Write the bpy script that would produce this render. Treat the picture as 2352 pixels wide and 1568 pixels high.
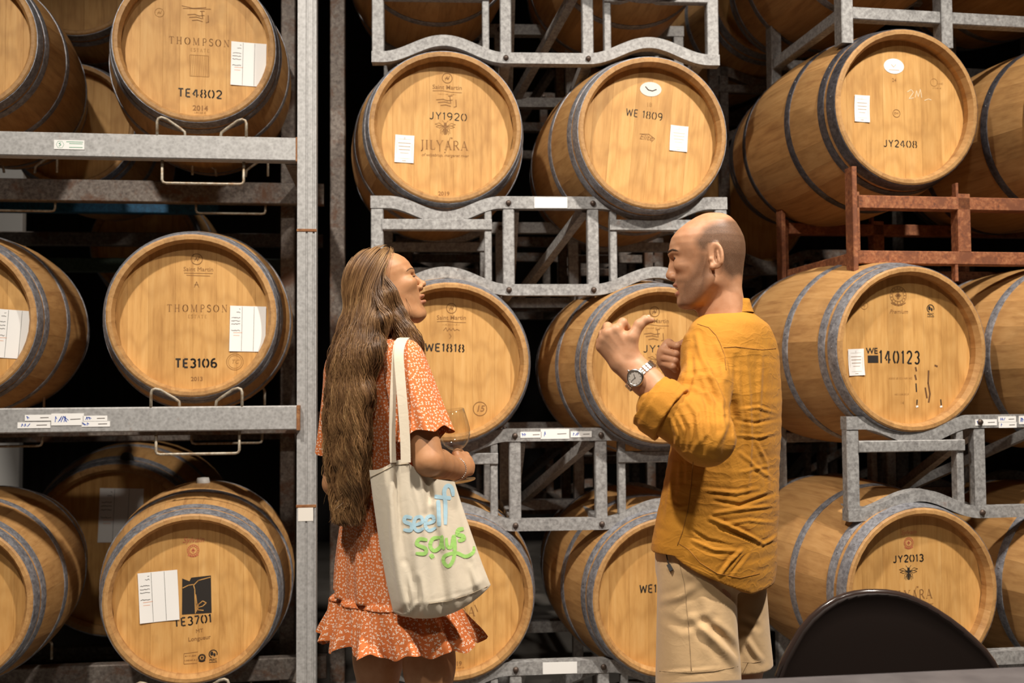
import bpy, math, random
import numpy as np
from mathutils import Vector, Matrix, Euler
random.seed(7)
RNG = np.random.default_rng(11)
D = bpy.data
SC = bpy.context.scene
COL = SC.collection
for _o in list(D.objects):
    D.objects.remove(_o)

# ------------------------------------------------------------------ camera
W_PX, H_PX, LENS = 2352.0, 1568.0, 35.0
F_PX = LENS / 36.0 * W_PX
cam = D.cameras.new('camera'); cam.lens = LENS; cam.sensor_width = 36.0
cam.clip_start = 0.05; cam.clip_end = 60
camo = D.objects.new('camera', cam); COL.objects.link(camo)
CAM_M = Matrix.Translation((0, 0, 1.35)) @ Matrix.Rotation(math.radians(92.4), 4, 'X') @ Matrix.Rotation(math.radians(-0.4), 4, 'Z')
camo.matrix_world = CAM_M
SC.camera = camo
cam.dof.use_dof = True; cam.dof.focus_distance = 2.75; cam.dof.aperture_fstop = 3.2

def P(px, py, d):
    """world point seen at photograph pixel (px, py) at depth d metres along the view axis"""
    return CAM_M @ Vector(((px - W_PX / 2) / F_PX * d, -(py - H_PX / 2) / F_PX * d, -d))

# ------------------------------------------------------------------ world, lamps, exposure
wd = D.worlds.new('world'); SC.world = wd; wd.use_nodes = True
wd.node_tree.nodes['Background'].inputs[0].default_value = (1.0, 0.80, 0.62, 1)
wd.node_tree.nodes['Background'].inputs[1].default_value = 0.012
SC.view_settings.view_transform = 'Standard'
SC.view_settings.look = 'None'
SC.view_settings.gamma = 1.0
SC.view_settings.use_curve_mapping = False
SC.view_settings.exposure = -0.10

def lamp(name, loc, target, size, energy, color, spot=None, blend=0.5):
    if spot:
        l = D.lights.new(name, 'SPOT'); l.spot_size = math.radians(spot); l.spot_blend = blend; l.shadow_soft_size = size
    else:
        l = D.lights.new(name, 'AREA'); l.shape = 'DISK'; l.size = size
    l.energy = energy; l.color = color
    o = D.objects.new(name, l); COL.objects.link(o)
    d = Vector(target) - Vector(loc)
    o.rotation_euler = d.to_track_quat('-Z', 'Y').to_euler(); o.location = loc
    o['kind'] = 'helper'
    return o
# two warm ceiling spotlights over the tasting area, plus added front and post fills
WARM = (1.0, 0.925, 0.825)
lamp('overhead_spot', (2.0, 0.85, 5.15), (0.80, 3.1, 0.55), 0.10, 1400, WARM, spot=78, blend=1.0)
lamp('overhead_spot', (-1.6, 0.60, 5.15), (-0.7, 3.0, 0.55), 0.10, 960, WARM, spot=84, blend=1.0)
lamp('overhead_spot', (0.1, -1.2, 4.6), (0.0, 2.6, 0.5), 0.12, 260, WARM, spot=86, blend=1.0)  # unseen fill added behind the camera for frontal light
lamp('post_fill', (0.35, 5.0, 5.2), (0.88, 5.75, 1.7), 0.10, 170, WARM, spot=58, blend=0.6)  # unseen spot added to brighten the white post behind the man
lamp('post_fill', (-2.3, 5.0, 5.2), (-2.85, 5.75, 1.6), 0.10, 150, WARM, spot=58, blend=0.6)  # another added spot, for the white post at far left

# ------------------------------------------------------------------ mesh helpers
class MB:
    """collects vertices and faces of one part"""
    def __init__(s): s.v = []; s.f = []
    def add(s, vs, fs):
        n = len(s.v); s.v += [tuple(v) for v in vs]; s.f += [tuple(i + n for i in f) for f in fs]; return s
    def box(s, x0, x1, y0, y1, z0, z1, M=None):
        vs = [Vector(p) for p in ((x0,y0,z0),(x1,y0,z0),(x1,y1,z0),(x0,y1,z0),(x0,y0,z1),(x1,y0,z1),(x1,y1,z1),(x0,y1,z1))]
        if M is not None: vs = [M @ v for v in vs]
        return s.add(vs, [(3,2,1,0),(4,5,6,7),(0,1,5,4),(1,2,6,5),(2,3,7,6),(3,0,4,7)])
    def cbox(s, x0, x1, y0, y1, z0, z1, c=0.003, M=None):
        """box with chamfered edges along its longest axis"""
        dims = (x1-x0, y1-y0, z1-z0); ax = dims.index(max(dims))
        lo = [x0,y0,z0]; hi = [x1,y1,z1]
        a, b = [i for i in range(3) if i != ax]
        prof = [(lo[a]+c,lo[b]),(hi[a]-c,lo[b]),(hi[a],lo[b]+c),(hi[a],hi[b]-c),(hi[a]-c,hi[b]),(lo[a]+c,hi[b]),(lo[a],hi[b]-c),(lo[a],lo[b]+c)]
        vs = []
        for t in (lo[ax], hi[ax]):
            for p in prof:
                q = [0,0,0]; q[ax] = t; q[a] = p[0]; q[b] = p[1]; vs.append(Vector(q))
        if M is not None: vs = [M @ v for v in vs]
        fs = [(i, (i+1) % 8, 8+(i+1) % 8, 8+i) for i in range(8)] + [tuple(range(7,-1,-1)), tuple(range(8,16))]
        if ax == 1: fs = [tuple(reversed(f)) for f in fs]
        return s.add(vs, fs)
    def bar(s, a, b, w, h, up=(0,0,1)):
        """rectangular bar from a to b, w across, h along up"""
        a = Vector(a); b = Vector(b); t = (b-a).normalized(); u = Vector(up)
        x = t.cross(u).normalized(); y = x.cross(t).normalized()
        vs = [p + x*sx*w/2 + y*sy*h/2 for p in (a, b) for sx, sy in ((-1,-1),(1,-1),(1,1),(-1,1))]
        return s.add(vs, [(3,2,1,0),(4,5,6,7),(0,1,5,4),(1,2,6,5),(2,3,7,6),(3,0,4,7)])
    def tube(s, pts, r, n=8, cap=True, closed=False):
        pts = [Vector(p) for p in pts]; m = len(pts)
        rs = r if hasattr(r, '__len__') else [r]*m
        t0 = (pts[1]-pts[0]).normalized()
        nrm = t0.orthogonal().normalized(); rings = []
        for i, p in enumerate(pts):
            if closed: t = (pts[(i+1) % m]-pts[i-1]).normalized()
            else: t = (pts[min(i+1, m-1)]-pts[max(i-1, 0)]).normalized()
            nrm = (nrm - t*nrm.dot(t)).normalized(); b = t.cross(nrm)
            rings.append([p + (nrm*math.cos(2*math.pi*k/n) + b*math.sin(2*math.pi*k/n))*rs[i] for k in range(n)])
        vs = [v for g in rings for v in g]
        mm = m if closed else m-1
        fs = [(i*n+k, i*n+(k+1) % n, ((i+1) % m)*n+(k+1) % n, ((i+1) % m)*n+k) for i in range(mm) for k in range(n)]
        if cap and not closed: fs += [tuple(range(n-1,-1,-1)), tuple(range((m-1)*n, m*n))]
        return s.add(vs, fs)
    def lathe(s, prof, n=48, axis='Y', closed=False):
        """prof: (radius, along) pairs revolved about axis"""
        m = len(prof); vs = []
        for k in range(n):
            a = 2*math.pi*k/n; c, q = math.cos(a), math.sin(a)
            for r, y in prof:
                vs.append((r*c, y, r*q) if axis == 'Y' else (r*c, r*q, y))
        fs = []
        mm = m if closed else m-1
        for k in range(n):
            for i in range(mm):
                j = (i+1) % m
                f = (k*m+i, k*m+j, ((k+1) % n)*m+j, ((k+1) % n)*m+i)
                fs.append(f if axis == 'Y' else tuple(reversed(f)))
        return s.add(vs, fs)
    def mesh(s, name, mat, smooth=False):
        me = D.meshes.new(name); me.from_pydata(s.v, [], s.f)
        if mat is not None: me.materials.append(mat)
        if smooth: me.polygons.foreach_set('use_smooth', [True]*len(me.polygons))
        me.update(); return me
    def build(s, name, mat, parent=None, smooth=False, auto=None):
        me = s.mesh(name, mat, smooth)
        if auto: smooth_angle(me, auto)
        return link(name, me, parent)

def smooth_angle(me, ang):
    me.polygons.foreach_set('use_smooth', [True]*len(me.polygons))
    me.set_sharp_from_angle(angle=math.radians(ang))

def link(name, me, parent=None):
    o = D.objects.new(name, me); COL.objects.link(o)
    if parent is not None: o.parent = parent
    return o

def tag(o, label=None, cat=None, group=None, kind=None):
    if label: o['label'] = label
    if cat: o['category'] = cat
    if group: o['group'] = group
    if kind: o['kind'] = kind
    return o

def empty(name, loc=(0,0,0), rz=0.0, label=None, cat=None, group=None):
    o = D.objects.new(name, None); COL.objects.link(o); o.empty_display_size = 0.1
    o.location = loc; o.rotation_euler = (0, 0, rz)
    return tag(o, label, cat, group)

# ------------------------------------------------------------------ materials
class NT:
    def __init__(s, name):
        s.m = D.materials.new(name); s.m.use_nodes = True; s.t = s.m.node_tree
        s.b = s.t.nodes['Principled BSDF']
    def n(s, typ, **kw):
        nd = s.t.nodes.new(typ)
        for k, v in kw.items(): setattr(nd, k, v)
        return nd
    def l(s, a, b): s.t.links.new(a, b)
    def math(s, op, a, b=None, c=None, clamp=False):
        nd = s.n('ShaderNodeMath', operation=op); nd.use_clamp = clamp
        for i, v in enumerate((a, b, c)):
            if v is None: continue
            if isinstance(v, (int, float)): nd.inputs[i].default_value = v
            else: s.l(v, nd.inputs[i])
        return nd.outputs[0]
    def coord(s, scale=(1,1,1), which='Object', loc=(0,0,0), rot=(0,0,0)):
        tc = s.n('ShaderNodeTexCoord'); mp = s.n('ShaderNodeMapping')
        s.l(tc.outputs[which], mp.inputs[0]); mp.inputs['Scale'].default_value = scale
        mp.inputs['Location'].default_value = loc; mp.inputs['Rotation'].default_value = rot
        return mp.outputs[0]
    def noise(s, vec, scale, detail=4, rough=0.55, dist=0.0, w=None):
        nd = s.n('ShaderNodeTexNoise')
        if w is not None: nd.noise_dimensions = '4D'; s.l(w, nd.inputs['W'])
        s.l(vec, nd.inputs['Vector']); nd.inputs['Scale'].default_value = scale
        nd.inputs['Detail'].default_value = detail; nd.inputs['Roughness'].default_value = rough
        nd.inputs['Distortion'].default_value = dist
        return nd.outputs[0]
    def ramp(s, fac, stops, interp='LINEAR'):
        r = s.n('ShaderNodeValToRGB'); s.l(fac, r.inputs[0]); r.color_ramp.interpolation = interp
        el = r.color_ramp.elements
        while len(el) < len(stops): el.new(0.5)
        for e, (p, c) in zip(el, stops): e.position = p; e.color = (*c, 1) if len(c) == 3 else c
        return r.outputs[0]
    def mix(s, fac, a, b, typ='MIX'):
        nd = s.n('ShaderNodeMix', data_type='RGBA', blend_type=typ)
        for sock, v in ((nd.inputs[0], fac), (nd.inputs[6], a), (nd.inputs[7], b)):
            if isinstance(v, (int, float)): sock.default_value = v
            elif isinstance(v, tuple): sock.default_value = (*v, 1) if len(v) == 3 else v
            else: s.l(v, sock)
        return nd.outputs[2]
    def rand(s): return s.n('ShaderNodeObjectInfo').outputs['Random']
    def bump(s, h, strength, dist=0.002):
        nd = s.n('ShaderNodeBump'); s.l(h, nd.inputs['Height']); nd.inputs['Strength'].default_value = strength
        nd.inputs['Distance'].default_value = dist; s.l(nd.outputs[0], s.b.inputs['Normal']); return nd
    def set(s, color=None, rough=None, metal=None, **kw):
        for k, v in (('Base Color', color), ('Roughness', rough), ('Metallic', metal), *kw.items()):
            if v is None: continue
            sk = s.b.inputs[k]
            if isinstance(v, (int, float)): sk.default_value = v
            elif isinstance(v, tuple): sk.default_value = (*v, 1) if (len(v) == 3 and sk.type == 'RGBA') else v
            else: s.l(v, sk)
        return s.m

def plain(name, color, rough=0.6, metal=0.0, **kw):
    return NT(name).set(color, rough, metal, **kw)

def oak(name, dark, mid, light, axis, tone_lo, tone_hi):
    t = NT(name); rnd = t.rand(); w = t.math('MULTIPLY', rnd, 37.0)
    sc = {'Z': (1,1,0.07), 'Y': (1,0.06,1)}[axis]
    g1 = t.noise(t.coord(sc), 70, 5, 0.62, 0.3, w)
    sc2 = {'Z': (1,1,0.22), 'Y': (1,0.2,1)}[axis]
    g2 = t.noise(t.coord(sc2), 14, 4, 0.6, 1.6, w)
    g = t.math('ADD', t.math('MULTIPLY', g1, 0.55), t.math('MULTIPLY', g2, 0.45))
    c = t.ramp(g, [(0.30, dark), (0.50, mid), (0.68, light)])
    tone = t.ramp(rnd, [(0.0, tone_lo), (1.0, tone_hi)])
    c = t.mix(1.0, c, tone, 'MULTIPLY')
    rings = t.n('ShaderNodeTexWave', wave_type='RINGS'); t.l(t.coord(sc2), rings.inputs['Vector'])
    rings.inputs['Scale'].default_value = 9; rings.inputs['Distortion'].default_value = 7; rings.inputs['Detail'].default_value = 2
    c = t.mix(t.math('MULTIPLY', t.math('POWER', rings.outputs['Fac'], 5.0), 0.34), c, dark)
    st = t.noise(t.coord((1,1,1)), 5.5, 4, 0.6, 0.4, w)
    c = t.mix(t.math('MULTIPLY', t.ramp(st, [(0.56, (0,0,0)), (0.72, (1,1,1))]), 0.28), c, tuple(x*0.55 for x in dark))
    t.bump(g1, 0.10, 0.0015)
    return t.set(c, 0.62)

M = {}
M['oak_head'] = oak('oak_head', (0.40,0.19,0.046), (0.62,0.34,0.105), (0.70,0.42,0.155), 'Z', (0.88,0.84,0.78), (1.05,1.03,1.01))
M['oak_stave'] = oak('oak_stave', (0.27,0.125,0.040), (0.45,0.245,0.085), (0.54,0.315,0.125), 'Y', (0.87,0.85,0.83), (1.05,1.02,0.99))

def galv(name, base, lo, hi, rough=0.5, metal=0.75, rust=0.0, rustcol=(0.22,0.07,0.02)):
    t = NT(name); rnd = t.math('MULTIPLY', t.rand(), 23.0)
    n1 = t.noise(t.coord(), 60, 3, 0.7, 0.4, rnd)
    vor = t.n('ShaderNodeTexVoronoi'); t.l(t.coord(), vor.inputs['Vector']); vor.inputs['Scale'].default_value = 90
    c = t.ramp(n1, [(0.34, lo), (0.5, base), (0.68, hi)])
    c = t.mix(0.5, c, t.mix(1.0, c, t.ramp(vor.outputs['Distance'], [(0.1, (0.35,)*3), (0.8, (0.75,)*3)]), 'SOFT_LIGHT'))
    r2 = t.noise(t.coord(), 9, 5, 0.68, 0.5, rnd)
    k = t.ramp(r2, [(0.62-rust, (0,0,0)), (0.74-rust, (1,1,1))])
    c = t.mix(k, c, rustcol)
    t.bump(n1, 0.10, 0.001)
    return t.set(c, t.math('ADD', t.math('MULTIPLY', n1, 0.25), rough-0.1), t.math('MULTIPLY', t.math('SUBTRACT', 1.0, k), metal))
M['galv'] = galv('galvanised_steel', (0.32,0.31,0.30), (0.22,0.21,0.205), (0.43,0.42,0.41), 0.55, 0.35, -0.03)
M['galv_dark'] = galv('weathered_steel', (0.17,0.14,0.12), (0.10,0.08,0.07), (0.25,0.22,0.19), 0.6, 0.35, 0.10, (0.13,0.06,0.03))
M['rusty'] = galv('rusty_steel', (0.26,0.085,0.032), (0.13,0.045,0.022), (0.36,0.15,0.065), 0.75, 0.10, 0.12, (0.17,0.055,0.022))
M['hoop'] = galv('hoop_steel', (0.255,0.255,0.275), (0.16,0.16,0.18), (0.37,0.37,0.395), 0.48, 0.60, -0.04, (0.10,0.08,0.07))
M['hoop_shaded'] = galv('shaded_hoop_steel', (0.075,0.072,0.082), (0.045,0.043,0.05), (0.11,0.105,0.115), 0.45, 0.55, -0.06, (0.06,0.045,0.04))  # same galvanised hoop steel with the shade put into its colour
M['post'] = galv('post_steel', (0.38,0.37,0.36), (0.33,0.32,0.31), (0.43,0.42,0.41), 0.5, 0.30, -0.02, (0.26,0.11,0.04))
M['wire'] = galv('cradle_wire', (0.34,0.29,0.22), (0.24,0.16,0.09), (0.45,0.40,0.32), 0.5, 0.35, 0.06, (0.25,0.12,0.04))
M['bolt'] = plain('bolt_steel', (0.10,0.07,0.055), 0.5, 0.6)
M['blue_steel'] = galv('blue_painted_steel', (0.012,0.10,0.21), (0.008,0.07,0.15), (0.02,0.14,0.28), 0.5, 0.0, -0.05)
M['green_steel'] = galv('green_painted_steel', (0.05,0.075,0.05), (0.03,0.05,0.035), (0.07,0.10,0.07), 0.5, 0.0, -0.05)
M['paper'] = plain('white_paper', (0.86,0.84,0.81), 0.7)
M['paper_dim'] = plain('cream_paper', (0.74,0.69,0.62), 0.7)
M['ink'] = plain('black_ink', (0.018,0.013,0.010), 0.7)
M['burn'] = plain('branded_wood', (0.27,0.125,0.035), 0.75)
M['burn_light'] = plain('pale_branding', (0.40,0.20,0.055), 0.75)
M['blue_ink'] = plain('blue_ink', (0.04,0.10,0.45), 0.6)
M['red_ink'] = plain('red_ink', (0.55,0.16,0.07), 0.7)
M['green_ink'] = plain('green_ink', (0.05,0.30,0.17), 0.6)
M['pink_ink'] = plain('pale_red_print', (0.80,0.45,0.32), 0.7)
M['chalk'] = plain('white_chalk', (0.80,0.66,0.45), 0.9)
M['stain'] = plain('wine_stain', (0.14,0.06,0.02), 0.7)
# ------------------------------------------------------------------ lettering
def arc(cx, cy, rx, ry, a0, a1, n=12):
    return [(cx + rx*math.cos(math.radians(a0+(a1-a0)*i/n)), cy + ry*math.sin(math.radians(a0+(a1-a0)*i/n))) for i in range(n+1)]
# stencil letters: strokes in a box w x 1
STEN = {
 '0': (0.72, [arc(.36,.5,.30,.46,105,255), arc(.36,.5,.30,.46,-75,75)]),
 '1': (0.34, [[(.05,.80),(.20,.95),(.20,.04)]]),
 '2': (0.64, [arc(.32,.70,.26,.26,165,-35,10)+[(.08,.05)], [(.14,.05),(.60,.05)]]),
 '3': (0.62, [arc(.30,.72,.24,.23,150,-85,10), arc(.30,.27,.26,.24,75,-150,10)]),
 '4': (0.70, [[(.40,.95),(.06,.36)], [(.14,.30),(.30,.30)], [(.48,.95),(.48,.04)], [(.58,.30),(.68,.30)]]),
 '5': (0.62, [[(.54,.95),(.14,.95),(.12,.56)]+arc(.30,.32,.26,.28,110,-150,10)]),
 '6': (0.66, [arc(.42,.55,.34,.42,80,190,8), arc(.34,.30,.26,.26,-100,250,14)]),
 '7': (0.60, [[(.06,.95),(.54,.95)], [(.54,.86),(.22,.04)]]),
 '8': (0.66, [arc(.32,.73,.22,.22,110,250,8), arc(.34,.73,.22,.22,-70,70,8), arc(.31,.27,.25,.24,110,250,8), arc(.35,.27,.25,.24,-70,70,8)]),
 '9': (0.66, [arc(.32,.69,.26,.26,0,360,16), arc(.22,.48,.36,.46,10,-75,8)]),
 'T': (0.62, [[(.04,.95),(.58,.95)], [(.31,.86),(.31,.04)]]),
 'E': (0.60, [[(.10,.95),(.10,.05)], [(.16,.95),(.54,.95)], [(.16,.50),(.48,.50)], [(.16,.05),(.54,.05)]]),
 'J': (0.56, [[(.42,.96),(.42,.28)]+arc(.23,.26,.19,.22,0,-150,8)]),
 'Y': (0.66, [[(.05,.96),(.33,.48)], [(.61,.96),(.33,.48),(.33,.04)]]),
 'W': (0.92, [[(.04,.96),(.22,.05),(.46,.80),(.70,.05),(.88,.96)]]),
 ' ': (0.34, []), '.': (0.25, []),
}
K, N_ = 0.13, 0.045        # thick and thin strokes of the serif capitals
def _s(x0, x1, y): return ([(x0,y),(x1,y)], 0.035)
SERIF = {
 'T': (.80, [([(.40,.98),(.40,.02)],K), ([(.04,.97),(.76,.97)],N_), ([(.05,.97),(.05,.80)],N_), ([(.75,.97),(.75,.80)],N_), _s(.26,.54,.02)]),
 'H': (.96, [([(.20,.98),(.20,.02)],K), ([(.76,.98),(.76,.02)],K), ([(.20,.5),(.76,.5)],N_), _s(.06,.34,.98),_s(.06,.34,.02),_s(.62,.90,.98),_s(.62,.90,.02)]),
 'O': (.98, [(arc(.49,.5,.40,.47,120,240),K), (arc(.49,.5,.40,.47,-60,60),K), (arc(.49,.5,.40,.47,60,120,6),N_), (arc(.49,.5,.40,.47,240,300,6),N_)]),
 'M': (1.16, [([(.18,.98),(.16,.02)],N_), ([(.18,.98),(.56,.06)],K), ([(.56,.06),(.94,.98)],N_), ([(.94,.98),(.97,.02)],K), _s(.04,.28,.02),_s(.84,1.1,.02),_s(.05,.22,.98),_s(.90,1.08,.98)]),
 'P': (.78, [([(.20,.98),(.20,.02)],K), (arc(.36,.72,.34,.26,90,-90,10),N_+.03), ([(.20,.98),(.40,.98)],N_), ([(.20,.46),(.40,.46)],N_), _s(.06,.36,.02)]),
 'S': (.66, [(arc(.34,.73,.25,.24,30,200,10)+arc(.34,.27,.27,.25,60,-150,10),K*.8), ([(.58,.98),(.58,.78)],N_), ([(.06,.24),(.06,.03)],N_)]),
 'N': (1.0, [([(.20,.98),(.20,.02)],N_), ([(.17,.98),(.82,.04)],K), ([(.82,.98),(.82,.04)],N_), _s(.06,.34,.02),_s(.68,.96,.98)]),
 'E': (.74, [([(.20,.98),(.20,.02)],K), ([(.20,.97),(.64,.97)],N_), ([(.20,.5),(.50,.5)],N_), ([(.20,.03),(.66,.03)],N_), ([(.64,.97),(.64,.80)],N_), ([(.66,.03),(.66,.20)],N_)]),
 'A': (.90, [([(.44,.98),(.12,.02)],N_), ([(.44,.98),(.78,.02)],K), ([(.25,.34),(.66,.34)],N_), _s(.02,.24,.02),_s(.66,.92,.02)]),
 'J': (.50, [([(.30,.98),(.30,.10)]+arc(.16,.06,.14,.22,0,-110,6),K*.8), _s(.16,.46,.98)]),
 'I': (.42, [([(.21,.98),(.21,.02)],K), _s(.07,.35,.98),_s(.07,.35,.02)]),
 'L': (.70, [([(.20,.98),(.20,.02)],K), ([(.20,.03),(.64,.03)],N_), ([(.64,.03),(.64,.24)],N_), _s(.06,.34,.98)]),
 'Y': (.84, [([(.10,.98),(.42,.46)],K*.9), ([(.74,.98),(.42,.46)],N_), ([(.42,.46),(.42,-.20)],K*.7), _s(.00,.24,.98),_s(.62,.86,.98)]),
 'R': (.86, [([(.20,.98),(.20,.02)],K), (arc(.36,.73,.30,.25,90,-90,10),N_+.03), ([(.20,.98),(.40,.98)],N_), ([(.20,.48),(.40,.48)],N_), ([(.42,.48),(.78,.02)],K*.9), _s(.06,.34,.02)]),
 ' ': (.4, []),
}
def stroke(mb, pts, w, y=0.0, disks=True):
    """flat ribbon with round joints in the x-z plane, facing -y"""
    for (x0,z0),(x1,z1) in zip(pts, pts[1:]):
        dx, dz = x1-x0, z1-z0; L = math.hypot(dx, dz) or 1e-9
        nx, nz = -dz/L*w/2, dx/L*w/2
        mb.add([(x0+nx,y,z0+nz),(x0-nx,y,z0-nz),(x1-nx,y,z1-nz),(x1+nx,y,z1+nz)], [(0,1,2,3)])
    if disks:
        for x, z in pts[1:-1]:
            mb.add([(x+w/2*math.cos(a*math.pi/3), y, z+w/2*math.sin(a*math.pi/3)) for a in range(6)], [(0,1,2,3,4,5)])
def disc(mb, cx, cz, rx, rz, y=0.0, n=24):
    mb.add([(cx+rx*math.cos(2*math.pi*k/n), y, cz+rz*math.sin(2*math.pi*k/n)) for k in range(n)], [tuple(range(n))])
def rot2(pts, cx, cz, tilt):
    c, s = math.cos(tilt), math.sin(tilt)
    return [(cx + x*c + z*s, cz - x*s + z*c) for x, z in pts]
def letters(mb, txt, cx, cz, width, height, kind='sten', tilt=0.0, weight=0.15, gap=0.16):
    tab = STEN if kind == 'sten' else SERIF
    adv = [tab[ch][0] + gap for ch in txt]; tot = sum(adv) - gap
    sx = width / tot; x = -width/2
    for ch, a in zip(txt, adv):
        for st in tab[ch][1]:
            pts, w = (st, weight) if kind == 'sten' else st
            q = [(x + p*sx, (r-0.5)*height) for p, r in pts]
            stroke(mb, rot2(q, cx, cz, tilt), w*height)
        x += a*sx
_font_cache = {}
def font_mesh(txt, shear=0.0, off=0.0):
    key = (txt, shear, off)
    if key not in _font_cache:
        cu = D.curves.new('print', 'FONT'); cu.body = txt; cu.align_x = 'CENTER'; cu.align_y = 'CENTER'; cu.size = 1.0
        cu.shear = shear; cu.offset = off; cu.resolution_u = 3
        ob = D.objects.new('print', cu); COL.objects.link(ob)
        dg = bpy.context.evaluated_depsgraph_get()
        me = ob.evaluated_get(dg).to_mesh()
        v = [tuple(q.co) for q in me.vertices]; f = [tuple(p.vertices) for p in me.polygons]
        ob.evaluated_get(dg).to_mesh_clear()
        D.objects.remove(ob); D.curves.remove(cu)
        xs = [p[0] for p in v]; _font_cache[key] = (v, f, max(xs)-min(xs))
    return _font_cache[key]
def typed(mb, txt, cx, cz, width, shear=0.0, off=0.0, tilt=0.0, hs=1.0):
    v, f, w = font_mesh(txt, shear, off); s = width / w
    q = rot2([(p[0]*s, p[1]*s*hs) for p in v], cx, cz, tilt)
    mb.add([(x, 0, z) for x, z in q], f)

# ------------------------------------------------------------------ barrels
L_B, R_B, R_E, INSET = 0.95, 0.348, 0.285, 0.053
def brad(y): return R_B - (R_B - R_E) * (2*y/L_B)**2
def stave_mesh(deg):
    half = math.radians(deg/2) - 0.0005; n = 9
    prof = [(brad(y), y) for y in np.linspace(-L_B/2+0.004, L_B/2-0.004, n)]
    h = L_B/2
    prof += [(R_E-.005, h), (R_E-.017, h), (R_E-.027, h-.02), (R_B-.028, 0), (R_E-.027, -h+.02), (R_E-.017, -h), (R_E-.005, -h)]
    m = len(prof); mb = MB(); vs = []
    for a in (-half, 0, half):
        for r, y in prof: vs.append((r*math.sin(a), y, r*math.cos(a)))
    fs = [(c*m+i, (c+1)*m+i, (c+1)*m+(i+1) % m, c*m+(i+1) % m) for c in range(2) for i in range(m)]
    fs += [tuple(range(m)), tuple(2*m+i for i in range(m-1, -1, -1))]
    mb.add(vs, fs); me = mb.mesh('stave', M['oak_stave']); smooth_angle(me, 30); return me
STAVES = {d: stave_mesh(d) for d in (12, 15, 18)}
def hoop_mesh(y0, y1, mat):
    mb = MB(); t = 0.0024
    mb.lathe([(brad(y0)-.002, y0), (brad(y0)+t-.0006, y0), (brad(y0)+t, y0+.0008), (brad(y1)+t, y1-.0008), (brad(y1)+t-.0006, y1), (brad(y1)-.002, y1)], 96)
    me = mb.mesh('hoop', mat); smooth_angle(me, 40); return me
H2 = L_B/2
HOOP_Y = [(-H2+.006, -H2+.047), (-H2+.062, -H2+.093), (-H2+.262, -H2+.294)]
HOOP_Y += [(-b, -a) for a, b in HOOP_Y]
HOOPS = {k: [hoop_mesh(a, b, M[k]) for a, b in HOOP_Y] for k in ('hoop', 'hoop_shaded')}
def board_mesh(x0, x1, R=0.2625):
    mb = MB(); x0 += .00012; x1 -= .00012; n = 6; top = []
    for i in range(n+1):
        x = x0 + (x1-x0)*i/n; top.append((x, math.sqrt(max(R*R-x*x, 1e-6))))
    ring = [(x, z) for x, z in top] + [(x, -z) for x, z in reversed(top)]
    m = len(ring); c = .00025
    cx = (x0+x1)/2
    vs = [(cx + (x-cx)*(1-2*c/(x1-x0)), 0, z) for x, z in ring] + [(x, .0004, z) for x, z in ring] + [(x, .024, z) for x, z in ring]
    fs = [tuple(range(m-1, -1, -1))[::-1]]
    for k in range(2):
        fs += [(k*m+i, (k+1)*m+i, (k+1)*m+(i+1) % m, k*m+(i+1) % m) for i in range(m)]
    mb.add(vs, fs); return mb.mesh('head_board', M['oak_head'])
HEADS = []
for widths in ([.05,.075,.07,.085,.07,.08,.06,.035], [.065,.08,.06,.09,.075,.07,.085], [.04,.07,.09,.06,.08,.07,.065,.05]):
    s = sum(widths); x = -.2625; hs = []
    for w in widths:
        w = w/s*.525; hs.append(board_mesh(x, x+w)); x += w
    HEADS.append(hs)
_bh = MB(); _bh.lathe([(0.0, H2-INSET), (.262, H2-INSET)], 32); BACK_HEAD = _bh.mesh('back_head', M['oak_head'])
_rv = MB(); _rv.lathe([(0.0, -.0015), (.0022, -.0012), (.0035, 0)], 8); RIVET = _rv.mesh('rivet', M['hoop'], True)
_bg = MB(); _bg.lathe([(0.0, .02), (.022, .018), (.026, 0), (.026, -.01)], 16, 'Z'); BUNG = _bg.mesh('bung', plain('silicone_bung', (0.55,0.53,0.50), 0.5), True)
BARREL_N = [0]

def make_barrel(c, h, psi, label, roll=0.0, hoop='hoop', head=0, full=True, d=None, tilt=0.0, group='oak wine barrels', bung=False, r=R_E):
    """c: photograph pixel of the face centre, h: height of the rim in pixels (fixes the distance)"""
    d = d or F_PX * 2*r / h
    face = P(c[0], c[1], d)
    R3 = Matrix.Rotation(math.radians(psi), 3, 'Z')
    base = face - R3 @ Vector((0, -H2, R_B))
    b = empty('wine_barrel', base, math.radians(psi), label, 'barrel', group)
    rng = random.Random(BARREL_N[0]*13 + 5); BARREL_N[0] += 1
    seq = [12,15,18]*8; rng.shuffle(seq); a = rng.uniform(0, 360)
    for wdt in seq:
        o = link('stave', STAVES[wdt], b); o.location = (0, 0, R_B)
        o.rotation_euler = (0, math.radians(a + wdt/2), 0); a += wdt
    for i, me in enumerate(HOOPS[hoop]):
        if not full and i in (3, 5): continue
        o = link('hoop', me, b); o.location = (0, 0, R_B)
        if i < 3 and full:
            y = sum(HOOP_Y[i])/2
            a0 = rng.uniform(-100, -60)
            for k in range(2):
                ang = math.radians(a0 + k*9)
                q = link('rivet', RIVET, o)
                q.location = ((brad(y)+.0024)*math.sin(ang), y, (brad(y)+.0024)*math.cos(ang))
                q.rotation_euler = Vector((math.sin(ang), 0, math.cos(ang))).to_track_quat('-Y', 'Z').to_euler()
    for me in HEADS[head]:
        o = link('head_board', me, b); o.location = (0, -H2+INSET, R_B); o.rotation_euler = (0, math.radians(roll), 0)
    if full: o = link('back_head', BACK_HEAD, b); o.location = (0, 0, R_B)
    if bung:
        o = link('bung', BUNG, b); o.location = (0, 0, 2*R_B)
    b['_k'] = 2*r / h if h else 0.00155
    b['_c'] = c; b['_roll'] = roll
    return b

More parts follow.
